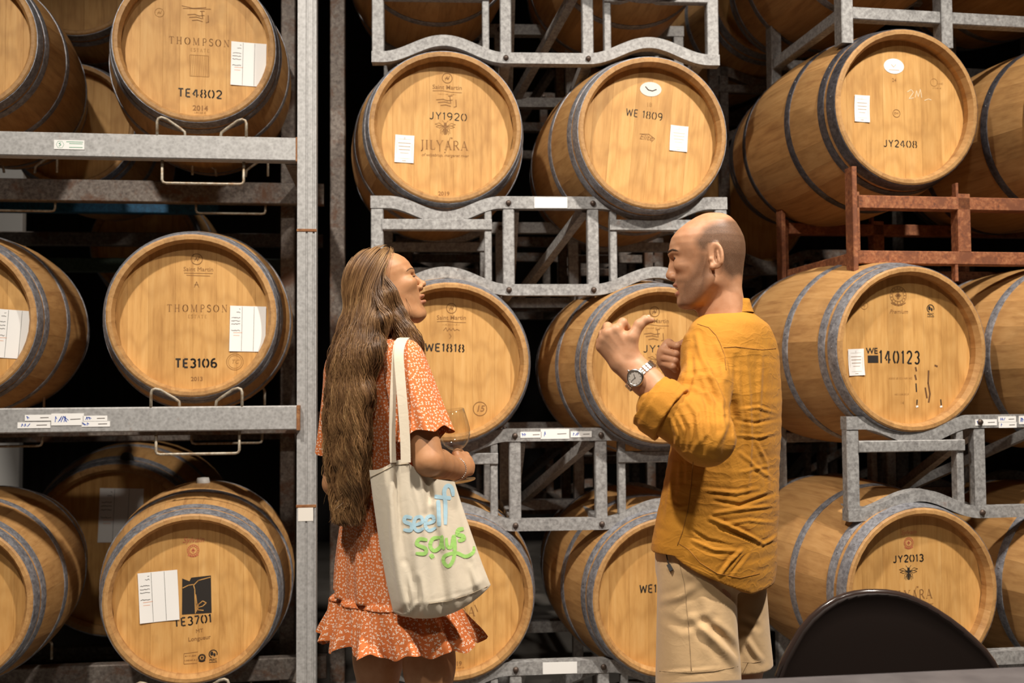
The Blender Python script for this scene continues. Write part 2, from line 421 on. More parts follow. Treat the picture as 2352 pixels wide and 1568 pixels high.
class Face:
    """prints on the head of one barrel, placed by photograph pixel relative to the head's centre"""
    def __init__(s, b): s.b = b; s.k = b['_k']; s.c = tuple(b['_c']); s.roll = b['_roll']; s.kx = 1.0
    def put(s, name, fn, mat, lift=0.0007):
        mb = MB(); fn(mb, s.xz, s.k); me = mb.mesh(name, M[mat]); o = link(name, me, s.b)
        o.location = (0, -H2+INSET-lift, R_B); return o
    def xz(s, px, py): return ((px-s.c[0])*s.k*s.kx, -(py-s.c[1])*s.k)
    def code(s, txt, px, py, w, h, tilt=0.0, weight=0.16, mat='ink', gap=0.16):
        s.put('stencil_code', lambda mb, q, k: letters(mb, txt, *q(px,py), w*k, h*k, 'sten', math.radians(tilt), weight, gap), mat)
    def serif(s, txt, px, py, w, h, mat='burn', gap=0.16, tilt=0.0):
        s.put('branded_name', lambda mb, q, k: letters(mb, txt, *q(px,py), w*k, h*k, 'serif', math.radians(tilt), gap=gap), mat)
    def typed(s, txt, px, py, w, mat='burn', shear=0.0, off=0.0, tilt=0.0, hs=1.0, name='branded_text'):
        s.put(name, lambda mb, q, k: typed(mb, txt, *q(px,py), w*k, shear, off, math.radians(tilt), hs), mat)
    def ring(s, px, py, r, w=1.6, mat='burn', inner=True):
        def fn(mb, q, k):
            x, z = q(px, py); stroke(mb, arc(x, z, r*k, r*k, 0, 360, 28), w*k)
            if inner:
                stroke(mb, [(x-r*k*.45, z-r*k*.45), (x-.05*r*k, z+r*k*.3), (x+r*k*.1, z-r*k*.3), (x+r*k*.5, z+r*k*.5)], w*k)
                stroke(mb, [(x-r*k*.5, z), (x+r*k*.4, z-r*k*.1)], w*k*.8)
        s.put('branded_crest', fn, mat)
    def lines(s, pts_list, w, mat, name='branded_line', lift=0.0007):
        s.put(name, lambda mb, q, k: [stroke(mb, [q(*p) for p in pts], w*k) for pts in pts_list], mat, lift)
    def scrib(s, px, py, w, h=5.0, mat='burn_light'):
        # worn small print that can no longer be read: a row of broken letter-like strokes
        rg = random.Random(int(px*7+py)); st = []; x = px-w/2
        while x < px+w/2:
            k_ = rg.random(); a = rg.uniform(.5, 1.0)*h*.5
            st.append([(x, py+a), (x+.3, py-a)] if k_ < .5 else [(x, py+a), (x+1.6, py-a*.6), (x+2.2, py+a*.4)]); x += rg.uniform(2.2, 3.6)
        s.lines(st, .9, mat, 'worn_print')
    def script_box(s, px, py, mat='burn'):
        s.lines([[(px-24,py-4),(px-8,py-6),(px+2,py-3),(px+14,py-5)], [(px-20,py+2),(px-4,py),(px+8,py+3)], [(px-14,py+9),(px-2,py+7),(px+10,py+10)],
                 [(px+8,py-14),(px+10,py+4)], [(px+4,py-14),(px+14,py-15)], [(px+22,py-6),(px+23,py+10),(px+17,py+12)]], 2.0, mat, 'branded_script')
    def saint(s, px, py):
        s.ring(px, py-22, 11.5)
        s.typed('Saint Martin', px, py, 68, off=0.004)
        s.lines([[(px-34,py+9),(px-10,py+8),(px+10,py+11),(px+34,py+11)]], 1.3, 'burn')
        s.scrib(px, py+16, 42, 4)
    def bee(s, px, py, mat='burn'):
        def fn(mb, q, k):
            for dy, rx, ry in ((-10,3.4,3.2), (-4,4.6,4.4)): x, z = q(px,py+dy); disc(mb, x, z, rx*k, ry*k)
            for j, hw in enumerate((5.4,5.8,5.2,4.0,2.2)):
                x, z = q(px, py+2+j*3.0); disc(mb, x, z, hw*k, 1.25*k, n=12)
            for sgn in (-1, 1):
                stroke(mb, [q(px+sgn*5,py+1), q(px+sgn*5.8,py+8), q(px+sgn*2.5,py+15)], 1.0*k)
                for wx, wy in ((24,-9),(22,-3)):
                    stroke(mb, [q(px+sgn*4,py-5), q(px+sgn*wx*.6,py+wy-3), q(px+sgn*wx,py+wy), q(px+sgn*wx*.6,py+wy+3), q(px+sgn*4,py-4)], .9*k)
                stroke(mb, [q(px+sgn*4,py-2), q(px+sgn*10,py+3), q(px+sgn*11,py+13)], 1.0*k)
                stroke(mb, [q(px+sgn*2,py-12), q(px+sgn*7,py-18)], .9*k)
                stroke(mb, [q(px+sgn*4,py+4), q(px+sgn*8,py+8), q(px+sgn*7,py+16)], .9*k)
        s.put('branded_bee', fn, mat)
    def vineyard(s, px, py):
        s.serif('JILYARA', px, py, 112, 22, 'burn', 0.10)
        s.lines([[(px+4,py+14),(px+10,py-6),(px+15,py-19)]], 1.2, 'burn')
        s.put('branded_dot', lambda mb, q, k: (disc(mb, *q(px+18,py-17), 1.9*k, 1.9*k), disc(mb, *q(px+2,py+17), 1.6*k, 1.6*k)), 'burn')
        s.typed('of wilyabrup, margaret river', px+2, py+24, 110, shear=0.3)
    def crest(s, px, py, r, mat='burn'):
        def fn(mb, q, k):
            x, z = q(px, py); R = r*k
            stroke(mb, arc(x, z, R, R, 0, 360, 30), 1.3*k); stroke(mb, arc(x, z, R*.68, R*.68, 0, 360, 26), 1.0*k)
            disc(mb, x, z, R*.18, R*.42); disc(mb, x, z, R*.38, R*.16)
            for a in range(0, 360, 24):
                c, sn = math.cos(math.radians(a)), math.sin(math.radians(a))
                stroke(mb, [(x+R*.75*c, z+R*.75*sn), (x+R*.92*c, z+R*.92*sn)], 2.0*k)
            stroke(mb, [(x-R*.9, z-R*.8), (x-R*.4, z-R*1.05), (x, z-R*1.12), (x+R*.4, z-R*1.05), (x+R*.9, z-R*.8)], 2.6*k)
        s.put('branded_crest', fn, mat)
    def leafmark(s, px, py, mat='ink'):
        def fn(mb, q, k):
            x, z = q(px, py); stroke(mb, arc(x, z, 9*k, 9*k, -20, 250, 18), 2*k)
            disc(mb, x-3*k, z+1*k, 3.5*k, 5*k, n=10); disc(mb, x+3*k, z-2*k, 2.6*k, 4*k, n=10)
            typed(mb, 'PEFC', x, z-14*k, 16*k, 0, 0.01)
            stroke(mb, [(x-9*k, z-19*k), (x+9*k, z-19*k)], 1.2*k)
        s.put('certification_mark', fn, mat)
    def label(s, x0, x1, y0, y1, tilt=0.0, style='card'):
        """paper label stapled to the head, with its print as a sub-part"""
        cx, cy = (x0+x1)/2, (y0+y1)/2; k = s.k; x, z = s.xz(cx, cy); hw, hh = (x1-x0)/2*k, (y1-y0)/2*k
        mb = MB(); n = 5; vs = []; fs = []
        for side, off in ((0, 0.0), (1, 0.0006)):
            for j in range(n+1):
                for i in range(n+1):
                    u, v = i/n*2-1, j/n*2-1
                    curl = -0.0035*max(0, abs(u)*abs(v)-.35)
                    vs.append((u*hw, curl+off, v*hh))
        N1 = (n+1)
        for j in range(n):
            for i in range(n):
                a = j*N1+i; fs.append((a, a+1, a+1+N1, a+N1)); b_ = a+N1*N1; fs.append((b_, b_+N1, b_+1+N1, b_+1))
        mb.add(vs, fs); o = mb.build('paper_label', M['paper'], s.b, True)
        o.location = (x, -H2+INSET-.0022, R_B+z); o.rotation_euler = (0, math.radians(tilt), 0)
        pr = MB(); Y = -.0004
        if style == 'table':       # ruled bottling sheet: two column rules, handwriting in the first column
            for u in (-.33, .33): stroke(pr, [(hw*u, -hh*.98), (hw*u, hh*.98)], .0011, Y)
            rng = random.Random(int(x0*3+y0))
            for j in range(7):
                zz = hh*(.86 - j*.14) - (hh*.1 if j > 1 else 0)
                if j in (5,): continue
                xx = -hw*.92; pts = []
                while xx < -hw*.42: pts.append((xx, zz + rng.uniform(-1, 1)*hh*.022)); xx += hw*.035
                stroke(pr, pts, .0016, Y, False)
            for u in (-.85, .7): stroke(pr, [(hw*u, hh*.95), (hw*(u+.2), hh*.95)], .0022, Y)
            pr.build('print', M['ink'], o)
            p2_ = MB(); stroke(p2_, [(-hw*.8, -hh*.18), (-hw*.3, -hh*.17)], .002, Y); stroke(p2_, [(-hw*.8, -hh*.3), (-hw*.45, -hh*.3)], .002, Y)
            p2_.build('print', M['pink_ink'], o)
        else:
            typed(pr, 'y', 0, hh*.82, hw*.16)
            for j, wd_ in enumerate((.66, .62, .58, .44)):
                zz = hh*(.42 - j*.24); stroke(pr, [(-hw*wd_, zz), (hw*wd_, zz)], .0016 if j < 3 else .001, Y)
            stroke(pr, [(-hw*.2, -hh*.86), (hw*.2, -hh*.86)], .0014, Y)
            stroke(pr, [(-hw*.8, -hh*.7), (hw*.8, -hh*.7), (hw*.8, hh*.7), (-hw*.8, hh*.7), (-hw*.8, -hh*.7)], .0005, Y, False)
            pr.build('print', M['pink_ink'] if style == 'pink' else M['burn'], o)
        return o
# ------------------------------------------------------------------ room shell
def wall(name, pts, mat, thick=0.1):
    mb = MB(); mb.box(*pts); return tag(mb.build(name, mat), kind='structure')
t = NT('concrete_floor'); c = t.ramp(t.noise(t.coord(), 3.0, 6, 0.65), [(0.3, (0.13,0.115,0.10)), (0.7, (0.24,0.215,0.19))])
M['floor'] = t.set(c, 0.6)
t = NT('dark_cladding'); w_ = t.n('ShaderNodeTexWave'); t.l(t.coord((1,1,0)), w_.inputs['Vector']); w_.inputs['Scale'].default_value = 3
M['wall'] = t.set(t.ramp(t.noise(t.coord(), 1.2), [(0.3, (0.012,0.010,0.009)), (0.7, (0.022,0.018,0.016))]), 0.85); t.bump(w_.outputs['Fac'], 0.5, 0.02)
wall('floor', (-6, 7, -3.0, 9.0, -0.1, 0.0), M['floor'])
wall('wall_back', (-6, 7, 8.6, 8.7, 0.0, 5.4), M['wall'])
wall('wall_left', (-6.1, -6, -3.0, 9.0, 0.0, 5.4), M['wall'])
wall('wall_right', (7, 7.1, -3.0, 9.0, 0.0, 5.4), M['wall'])
wall('ceiling', (-6, 7, -3.0, 9.0, 5.4, 5.5), M['wall'])

# ------------------------------------------------------------------ front barrels
B = {}
lft, cen, rgt = 13.0, 9.5, 11.0
G = 'oak barrels in the front row'
b = make_barrel((448,101), 358, lft, 'oak barrel stencilled TE4802 on the top shelf of the pallet rack', head=1, group=G); f = Face(b)
f.serif('THOMPSON', 455, 84, 135, 17, gap=.36); f.serif('ESTATE', 456, 104, 42, 8, 'burn_light', .3)
f.code('TE4802', 457, 206, 98, 20); f.typed('2014', 458, 241, 34, off=.02); f.scrib(458, 251, 26)
f.ring(366, 22, 10, 1.2, 'burn_light'); f.script_box(452, 26); f.lines([[(415,2),(440,6),(470,2)], [(418,8),(480,5)]], 1.5, 'burn', 'branded_script')
f.lines([[(434,116),(476,116),(476,166),(434,166),(434,116)]] + [[(434+i*4,117),(437+i*4,165)] for i in range(11)], 1.0, 'burn_light', 'branded_panel')
f.label(526, 606, 79, 182, 1, 'table')
b = make_barrel((-112,80), 362, lft, 'oak barrel cut by the left frame edge on the top rack shelf', head=0, group=G)
b = make_barrel((442,724), 374, lft, 'oak barrel stencilled TE3106 on the middle shelf of the pallet rack', head=2, group=G); f = Face(b)
f.ring(448, 590, 12.5); f.typed('Saint Martin', 452, 614, 66); f.lines([[(420,623),(484,623)], [(425,628),(478,629)]], 1.2, 'burn')
f.lines([[(443,656),(448,643),(453,656)], [(443,650),(452,650)]], 1.5, 'burn')
f.serif('THOMPSON', 450, 705, 135, 17, gap=.36); f.serif('ESTATE', 450, 724, 42, 8, 'burn_light', .3)
f.code('TE3106', 448, 833, 93, 21, weight=.2); f.typed('2013', 450, 870, 26, off=.02)
f.ring(535, 830, 19, 1.6, 'burn_light', False); f.ring(535, 830, 15, 1.0, 'burn_light', False); f.typed('TC', 535, 830, 17, 'burn_light', .3)
f.label(523, 605, 699, 806, 1, 'table')
b = make_barrel((-121,733), 378, lft, 'oak barrel with a large white sheet at the left edge of the middle shelf', head=1, group=G); f = Face(b); f.label(-34, 56, 708, 822, 4, 'table')
b = make_barrel((440,1375), 386, lft, 'oak barrel stencilled TE3701 with a black vine stamp, lowest shelf', head=0, group=G, bung=True); f = Face(b)
f.typed('Sylvain', 440, 1246, 48, 'red_ink', .35); f.crest(440, 1270, 13, 'red_ink')
f.put('vine_stamp', lambda mb, q, k: mb.add([(*q(416,1334),0)[0:1]+(0,)+q(416,1334)[1:], (q(416,1417)[0],0,q(416,1417)[1]), (q(482,1417)[0],0,q(482,1417)[1]), (q(480,1330)[0],0,q(480,1330)[1]), (q(436,1333)[0],0,q(436,1333)[1]), (q(432,1341)[0],0,q(432,1341)[1])], [(0,1,2,3,4,5)]), 'ink')
f.lines([[(417,1356),(430,1350),(441,1349),(444,1360),(446,1416)], [(442,1350),(452,1340),(479,1334)], [(446,1372),(449,1395),(448,1412)], [(450,1403),(462,1400),(470,1393),(462,1388),(452,1396),(451,1408),(464,1410)]], 2.2, 'oak_head', 'vine_line', .0014)
f.code('TE3701', 440, 1432, 84, 20, -4); f.typed('MT', 455, 1457, 16, tilt=-4); f.typed('Longueur', 455, 1474, 50, tilt=-4, off=.01)
f.scrib(436, 1513, 26, 5, 'burn'); f.scrib(436, 1523, 26, 5, 'burn'); f.lines([[(421,1507),(452,1505)], [(421,1531),(450,1531)], [(421,1507),(421,1531)]], 1.0, 'burn'); f.crest(461, 1519, 8, 'ink'); f.leafmark(486, 1512)
f.label(321, 408, 1315, 1430, -3, 'table')
b = make_barrel((-135,1392), 388, lft, 'oak barrel cut by the left frame edge on the lowest rack shelf', head=2, group=G)

b = make_barrel((1025,291), 350, cen, 'oak barrel stencilled JY1920 with a bee mark', head=1, group=G); f = Face(b)
f.saint(1031, 190); f.script_box(1029, 224); f.code('JY1920', 1033, 258, 88, 18, 1.5, .12); f.bee(1026, 286); f.vineyard(1023, 326)
f.typed('2019', 1022, 440, 26, off=.02); f.scrib(1022, 449, 42); f.label(909, 953, 306, 370, 2, 'card')
b = make_barrel((1501,305), 352, cen, 'oak barrel stencilled WE 1809 with a cream oval plate', 5.5, head=2, group=G); f = Face(b)
f.put('oval_plate', lambda mb, q, k: disc(mb, *q(1506,194), 26*k, 17*k), 'paper_dim', .0012)
f.lines([[(1493,188),(1500,196),(1510,198),(1520,194)]], 2.4, 'ink', 'plate_mark', .0018)
f.typed('18', 1502, 231, 11, 'burn_light'); f.code('WE 1809', 1490, 254, 88, 18, 6, .12); f.typed('Elite', 1493, 308, 32, shear=.35, tilt=6)
f.lines([[(1478,300),(1500,300),(1514,310),(1506,318)]], 1.4, 'burn'); f.label(1551, 1594, 278, 338, 4, 'pink')
b = make_barrel((2086,245), 360, rgt, 'oak barrel stencilled JY2408 with shade-toned hoops and white oval plate', hoop='hoop_shaded', head=0, group=G); f = Face(b)
f.put('oval_plate', lambda mb, q, k: disc(mb, *q(2073,141), 26*k, 18*k), 'paper', .0012); f.lines([[(2066,137),(2072,143),(2078,137)], [(2060,150),(2086,150)]], 1.2, 'pink_ink', 'plate_mark', .0018)
f.typed('24', 2073, 174, 11); f.ring(2077, 252, 9, 1.3, inner=False); f.typed('EW', 2077, 252, 11); f.code('JY2408', 2085, 323, 86, 17, 0, .14)
f.ring(2176, 174, 9, 1.0, 'burn_light', False); f.scrib(2192, 176, 16, 7); f.scrib(2184, 187, 22)
f.lines([[(2106,200),(2116,194),(2122,200),(2110,216),(2122,213)], [(2126,212),(2130,196),(2134,210),(2140,192),(2143,212)], [(2150,218),(2160,214),(2168,216)]], 1.4, 'chalk', 'chalk_scrawl')
f.label(1970, 2008, 214, 276, 1, 'card')
b = make_barrel((2566,262), 362, rgt, 'oak barrel with shade-toned hoops at the top right frame edge', hoop='hoop_shaded', head=1, group=G)
b = make_barrel((2098,801), 380, 12.0, 'oak barrel stencilled WE 14012 with dark drip stains', head=2, group=G, bung=True); f = Face(b)
f.crest(2085, 675, 21); f.typed('Premium', 2085, 713, 48, shear=.35); f.leafmark(2169, 705); f.ring(1997, 699, 9, 1.0, 'burn_light')
f.label(1953, 1993, 800, 861, -2, 'card'); f.typed('WE', 2014, 805, 30, 'ink', off=.02, name='stencil_code')
f.put('stencil_block', lambda mb, q, k: mb.add([(q(2003,815)[0],0,q(2003,815)[1]), (q(2003,832)[0],0,q(2003,832)[1]), (q(2030,832)[0],0,q(2030,832)[1]), (q(2030,815)[0],0,q(2030,815)[1])], [(0,1,2,3)]), 'ink')
f.code('140123', 2085, 819, 104, 31, 1, .13, gap=.3); f.scrib(2087, 868, 62, 6); f.scrib(2088, 905, 36, 6); f.typed('14', 2089, 925, 8, 'burn_light')
f.lines([[(2126,842),(2128,852)], [(2124,860),(2127,872)], [(2160,850),(2158,880),(2162,905),(2158,925)], [(2150,890),(2154,915)], [(2176,838),(2184,841)]], 4.0, 'stain', 'drip_stain')
f.lines([[(2128,918),(2127,930)], [(2190,918),(2191,932)], [(2126,880),(2127,900)]], 3.0, 'ink', 'drip_stain')
f.lines([[(2127,932),(2128,936)], [(2190,933),(2191,937)]], 6.0, 'paper', 'paper_scrap', .0012)
b = make_barrel((2590,815), 382, 12.0, 'oak barrel at the right frame edge beside the drip-stained barrel', head=0, group=G)
b = make_barrel((2122,1362), 388, 12.5, 'oak barrel stencilled JY2013 with a bee mark, behind the dark round chair', head=1, group=G); f = Face(b)
f.typed('Sylvain', 2110, 1228, 40, 'red_ink', .35); f.crest(2110, 1252, 12, 'red_ink'); f.code('JY2013', 2108, 1288, 80, 17, 0, .17); f.bee(2108, 1322, 'ink'); f.vineyard(2113, 1372)
b = make_barrel((2625,1375), 390, 12.5, 'oak barrel at the bottom right frame edge', head=2, group=G)
b = make_barrel((1034,831), 366, cen, 'oak barrel stencilled WE1818 directly behind the woman', head=0, group=G); f = Face(b)
f.saint(1041, 727); f.lines([[(1022,757),(1028,750),(1031,758),(1036,752),(1040,757),(1045,751),(1048,757),(1054,754),(1060,757)]], 1.5, 'burn', 'branded_script'); f.lines([[(1036,764),(1040,770),(1036,776)]], 1.5, 'burn'); f.code('WE1818', 1025, 797, 92, 19, 2, .17)
f.ring(1107, 940, 16, 1.7, inner=False); f.typed('15', 1107, 940, 18, shear=.2, off=.02); f.label(919, 962, 787, 848, 0, 'card'); f.typed('2018', 1022, 975, 26)
b = make_barrel((1524,838), 360, cen, 'oak barrel stencilled JY19 directly behind the man', head=1, group=G); f = Face(b)
f.saint(1515, 735); f.script_box(1513, 769); f.code('JY1918', 1530, 800, 88, 18, 1.5, .12); f.bee(1522, 829); f.vineyard(1518, 871)
b = make_barrel((1043,1378), 370, cen, 'oak barrel marked 2019 low behind the tote bag', head=2, group=G); f = Face(b)
f.typed('2019', 1050, 1532, 28, off=.02); f.scrib(1050, 1541, 40); f.lines([[(1095,1398),(1102,1414)]], 2.2, 'burn'); f.bee(1043, 1375); f.vineyard(1040, 1413)
b = make_barrel((1540,1372), 364, cen, 'oak barrel stencilled WE low behind the khaki shorts', head=0, group=G); f = Face(b)
f.code('WE1820', 1521, 1357, 88, 19, 1, .15)
b = make_barrel((1010,-205), 345, cen, 'oak barrel above JY1920, only its underside in view', head=0, group=G)
b = make_barrel((1488,-198), 345, cen, 'oak barrel above WE 1809, only its underside in view', head=1, group=G)
b = make_barrel((2078,-225), 352, rgt, 'oak barrel above JY2408, only its underside in view', head=2, group=G)
b = make_barrel((2560,-250), 352, rgt, 'oak barrel high in the top right corner behind the steel brace', head=1, group=G)

# ------------------------------------------------------------------ curved barrel racks
def bump(t): return 0.5*(1+math.cos(math.pi*max(-1.0, min(1.0, t))))
def curved_bar(mb, zc, u0, u1, hgt, y0, y1, n=72):
    """rectangular tube following zc(u)"""
    us = np.linspace(u0, u1, n); vs = []
    for i, u in enumerate(us):
        e = 1e-3; sl = (zc(u+e)-zc(u-e))/(2*e); L = math.hypot(1, sl); nx, nz = -sl/L, 1/L
        for sgn, y in ((-1,y0), (-1,y1), (1,y1), (1,y0)):
            vs.append((u + nx*sgn*hgt/2, y, zc(u) + nz*sgn*hgt/2))
    fs = [(i*4+k, (i+1)*4+k, (i+1)*4+(k+1) % 4, i*4+(k+1) % 4) for i in range(n-1) for k in range(4)]
    fs += [(0,1,2,3), ((n-1)*4+3,(n-1)*4+2,(n-1)*4+1,(n-1)*4)]
    mb.add(vs, [tuple(reversed(f)) for f in fs])
def curved_rack(c, d, psi, s, label, mat='galv', dip=0.058, rise=0.066, ht=0.372, plate=True, group='galvanised two-barrel racks', posts=False):
    """c: pixel of the middle of the lower bar"""
    rt = empty('barrel_rack', P(c[0], c[1], d), math.radians(psi), label, 'rack', group); m = M[mat]; rt.scale = (s, 1, s); s = 1.0
    C = 0.397
    zs = lambda u: (ht-.023) - dip*bump((abs(u)-C)/.21)
    za = lambda u: .021 + rise*bump((abs(u)-C)/.235)
    for y0 in (0.0, 0.60):
        mb = MB(); curved_bar(mb, zs, -.672*s, .672*s, .046, y0, y0+.045); mb.build('saddle_bar', m, rt, auto=30)
        mb = MB(); curved_bar(mb, za, -.672*s, .672*s, .042, y0, y0+.045); mb.build('arch_bar', m, rt, auto=30)
        for u, w in ((-.648,.046), (-.159,.043), (.159,.043), (.648,.046), (-.236,.027), (.236,.027)):
            top = zs(u)-.022; bot = za(u)+.02
            MB().cbox(u-w/2, u+w/2, y0+.003, y0+.042, bot, top, .003).build('upright', m, rt)
        for sg in (-1, 1):
            a, e = sorted((sg*.222, sg*.628))
            MB().cbox(a, e, y0-.004, y0+.03, .244, .285, .003).build('cross_bar', m, rt)
        for u in (-.159, .159):
            for z in (.021, ht-.025):
                bl = MB(); bl.lathe([(0, -.008), (.0095, -.007), (.011, 0)], 10)
                o = bl.build('bolt', M['bolt'], rt, True); o.location = (u, y0-.0005, z)
    for u in (-.159, .159, -.60, .60):
        MB().cbox(u-.02, u+.02, .04, .605, .004, .044, .003).build('depth_bar', m, rt)
    for sg in (-1, 1):
        MB().bar((sg*.135, .04, ht-.04), (sg*.02-.1, .60, .05), .035, .035).build('brace', m, rt)
    if posts:
        for u in (-.60, .60):
            for y0 in (.0, .60): MB().cbox(u-.022, u+.022, y0, y0+.045, -rt.location.z, ht, .003).build('post', m, rt)
    if plate:
        MB().box(-.062, .062, -.0016, 0, ht-.044, ht-.003).build('plate', M['paper'], rt)
    return rt
GR = 'galvanised two-barrel racks'
rackA = curved_rack((1257,146), 3.83, 3.0, 1.0, 'galvanised barrel rack at the top of the middle stack', plate=False)
rackB = curved_rack((1267,678), 3.72, 3.5, 1.0, 'galvanised barrel rack between the upper and middle rows of the middle stack')
rackC = curved_rack((1284,1218), 3.64, 4.0, 1.0, 'galvanised barrel rack with blue-inked stickers behind the two people', plate=False)
rackD = curved_rack((1288,1760), 3.56, 5.0, 1.0, 'galvanised barrel rack with white plate at the bottom between the people')
rackE = curved_rack((2349,1187), 3.47, 8.0, .957, 'galvanised barrel rack right of the man above JY2013', plate=False)
rackF = curved_rack((2372,1738), 3.42, 8.0, .975, 'galvanised barrel rack at the bottom right behind the chair', plate=False)

def stickers(rk, items, y=-.001):
    """paper stickers with handwritten numbers on a rack bar: (u, z, w, h, ink)"""
    for i, (u, z, w, h, mk) in enumerate(items):
        o = MB().box(-w/2, w/2, -.0007, .0007, -h/2, h/2).build('sticker', M['paper'], rk); o.location = (u, y, z)
        p = MB(); rr = random.Random(i*7+3)
        for k in range(mk):
            x = -w*.38 + k*w*.09; stroke(p, [(x, -h*.22), (x+rr.uniform(-.1,.12)*w, h*.26), (x+w*.05, h*rr.uniform(-.2,.1))], .0022, -.0011)
        p.build('handwriting', M['blue_ink'], o)
        q = MB(); stroke(q, [(w*.08, 0), (w*.40, h*.03)], .0022, -.0011); q.build('print', M['bolt'], o)
stickers(rackC, [(-.10,.350,.078,.022,2), (-.012,.352,.105,.036,1), (.085,.350,.078,.022,3)])
stickers(rackE, [(-.135,.345,.085,.022,1), (-.052,.356,.07,.02,3), (-.05,.335,.07,.02,1), (.02,.352,.05,.03,3), (.09,.345,.08,.022,2)])

# box-section racks of the right-hand stack
def frame_rack(c, d, psi, label, mat, parts):
    rt = empty('barrel_rack', P(c[0], c[1], d), math.radians(psi), label, 'rack', 'box-section barrel racks')
    for name, x0, x1, y0, y1, z0, z1 in parts: MB().cbox(x0, x1, y0, y1, z0, z1, .003).build(name, M[mat], rt)
    return rt
# upper galvanised one: standing posts with a front rail
ps = []
for x in (0.0, .40, .82, 1.22):
    for y in (0.0, .62): ps.append(('post', x-.023, x+.023, y, y+.06, 0.0, .50))
for y in (.012, .62):
    for z in (.095, .42): ps.append(('rail', -.02, 1.24, y, y+.045, z, z+.046))
for x in (0.0, 1.22):
    for z in (.095, .42): ps.append(('side_rail', x-.02, x+.02, .05, .62, z, z+.046))
r1 = frame_rack((1948,98), 3.66, 9, 'galvanised post-and-rail rack standing on top of JY2408', 'galv', ps)
MB().bar((1.05,.66,-.10), (.42,.30,-.17), .05, .07).build('brace', M['galv_dark'], r1)
# lower rusty one
ps = []
for x, w in ((0.0,.02), (.40,.05), (.82,.02), (1.22,.05)):
    for y in (0.0, .62): ps.append(('post', x, x+w, y, y+.05, .048, .26))
for y in (0.0, .62):
    for z in (.0, .2): ps.append(('rail', -.005, 1.25, y, y+.05, z, z+.048))
    for x in (-.022, 1.24): ps.append(('side_post', x, x+.018, y-.03, y+.03, -.06, .345))
    for x in (.385, .80): ps.append(('foot', x, x+.012, y, y+.03, -.06, .0))
    for x in (.395, .80): ps.append(('lug', x, x+.01, y, y+.03, .245, .30))
for x in (0.0, 1.20): ps.append(('side_rail', x, x+.045, .05, .62, .0, .045))
r2 = frame_rack((1966,605), 3.57, 8, 'rusty brown steel rack between JY2408 and WE 14012', 'rusty', ps)

# ------------------------------------------------------------------ pallet rack on the left
PSI_L = 7.0
TL = Matrix.Rotation(math.radians(PSI_L), 3, 'Z')
pr_o = P(704, 784, 3.50); base_l = Vector((pr_o.x, pr_o.y, 0.0))
post = empty('rack_post', base_l, math.radians(PSI_L), 'tall pale steel rack post left of the woman', 'post')
mb = MB()
prof = [(-.033,0), (-.004,0), (-.003,.004), (.003,.004), (.004,0), (.020,0), (.021,.004), (.027,.004), (.028,0), (.033,0), (.033,.07), (-.033,.07)]
m_ = len(prof); vs = [(x, y, z) for z in (0.0, 4.2) for x, y in prof]
mb.add(vs, [(i, (i+1) % m_, m_+(i+1) % m_, m_+i) for i in range(m_)] + [tuple(range(m_-1,-1,-1)), tuple(range(m_, 2*m_))])
mb.build('column', M['post'], post)
rustm = galv('rust_weld', (0.24,0.10,0.035), (0.16,0.06,0.02), (0.34,0.17,0.07), 0.8, 0.1, 0.1)
for py in (527, 1160):
    z = P(704, py, 3.5).z
    MB().cbox(-.0345, .0345, -.002, .0, z-.005, z+.005, .001).build('weld_seam', rustm, post)
MB().box(-.028, .024, -.001, .0, P(704,1182,3.5).z-.018, P(704,1182,3.5).z+.03).build('paper_tag', M['paper_dim'], post)
def beam(px_r, py, d, label, stk=()):
    """rack beam ending at the post; py is the middle of the beam at its right end"""
    o = P(px_r, py, d)
    bm = empty('rack_beam', o, math.radians(PSI_L), label, 'beam', 'steel beams of the pallet rack')
    MB().cbox(-2.2, 0.0, 0.0, .05, -.042, .042, .004).build('front_rail', M['post'], bm)
    MB().box(-.007, .004, -.003, .055, -.043, .043).build('weld_seam', rustm, bm)
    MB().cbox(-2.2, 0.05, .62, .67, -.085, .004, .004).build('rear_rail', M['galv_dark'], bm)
    MB().cbox(-.05, .0, .05, .62, -.045, .02, .004).build('depth_bar', M['galv_dark'], bm)
    return bm
bm1 = beam(684, 343, 3.53, 'upper steel beam of the pallet rack under TE4802')
bm2 = beam(686, 959, 3.46, 'middle steel beam of the pallet rack under TE3106')
bm3 = beam(688, 1624, 3.40, 'lowest steel beam of the pallet rack under TE3701')
# maker's sticker on the upper beam, numbered stickers on the middle one
def on_beam(bm, px, py, d):
    w = TL.inverted() @ (P(px, py, d) - bm.location); return w.x, w.z
x, z = on_beam(bm1, 156, 330, 3.42)
o = MB().box(-.05, .05, -.0008, .0006, -.016, .016).build('sticker', M['paper'], bm1); o.location = (x, -.001, z)
p = MB(); stroke(p, arc(-.03, 0, .013, .013, 0, 360, 6), .001, -.0011); stroke(p, [(-.027,.006),(-.034,.004),(-.027,-.001),(-.034,-.006)], .002, -.0011)
for zz, a, e in ((.010,-.01,.046), (.004,.0,.044), (-.009,.0,.044)): stroke(p, [(a,zz),(e,zz)], .002, -.0011)
p.build('print', M['green_ink'], o)
its = []
for (px, py, w, h, mk) in ((89,959,.085,.020,1), (80,976,.105,.020,3), (154,963,.105,.040,5), (215,961,.080,.018,3), (217,974,.092,.018,2)):
    x, z = on_beam(bm2, px, py, 3.36); its.append((x, z, w, h, mk))
stickers(bm2, its)
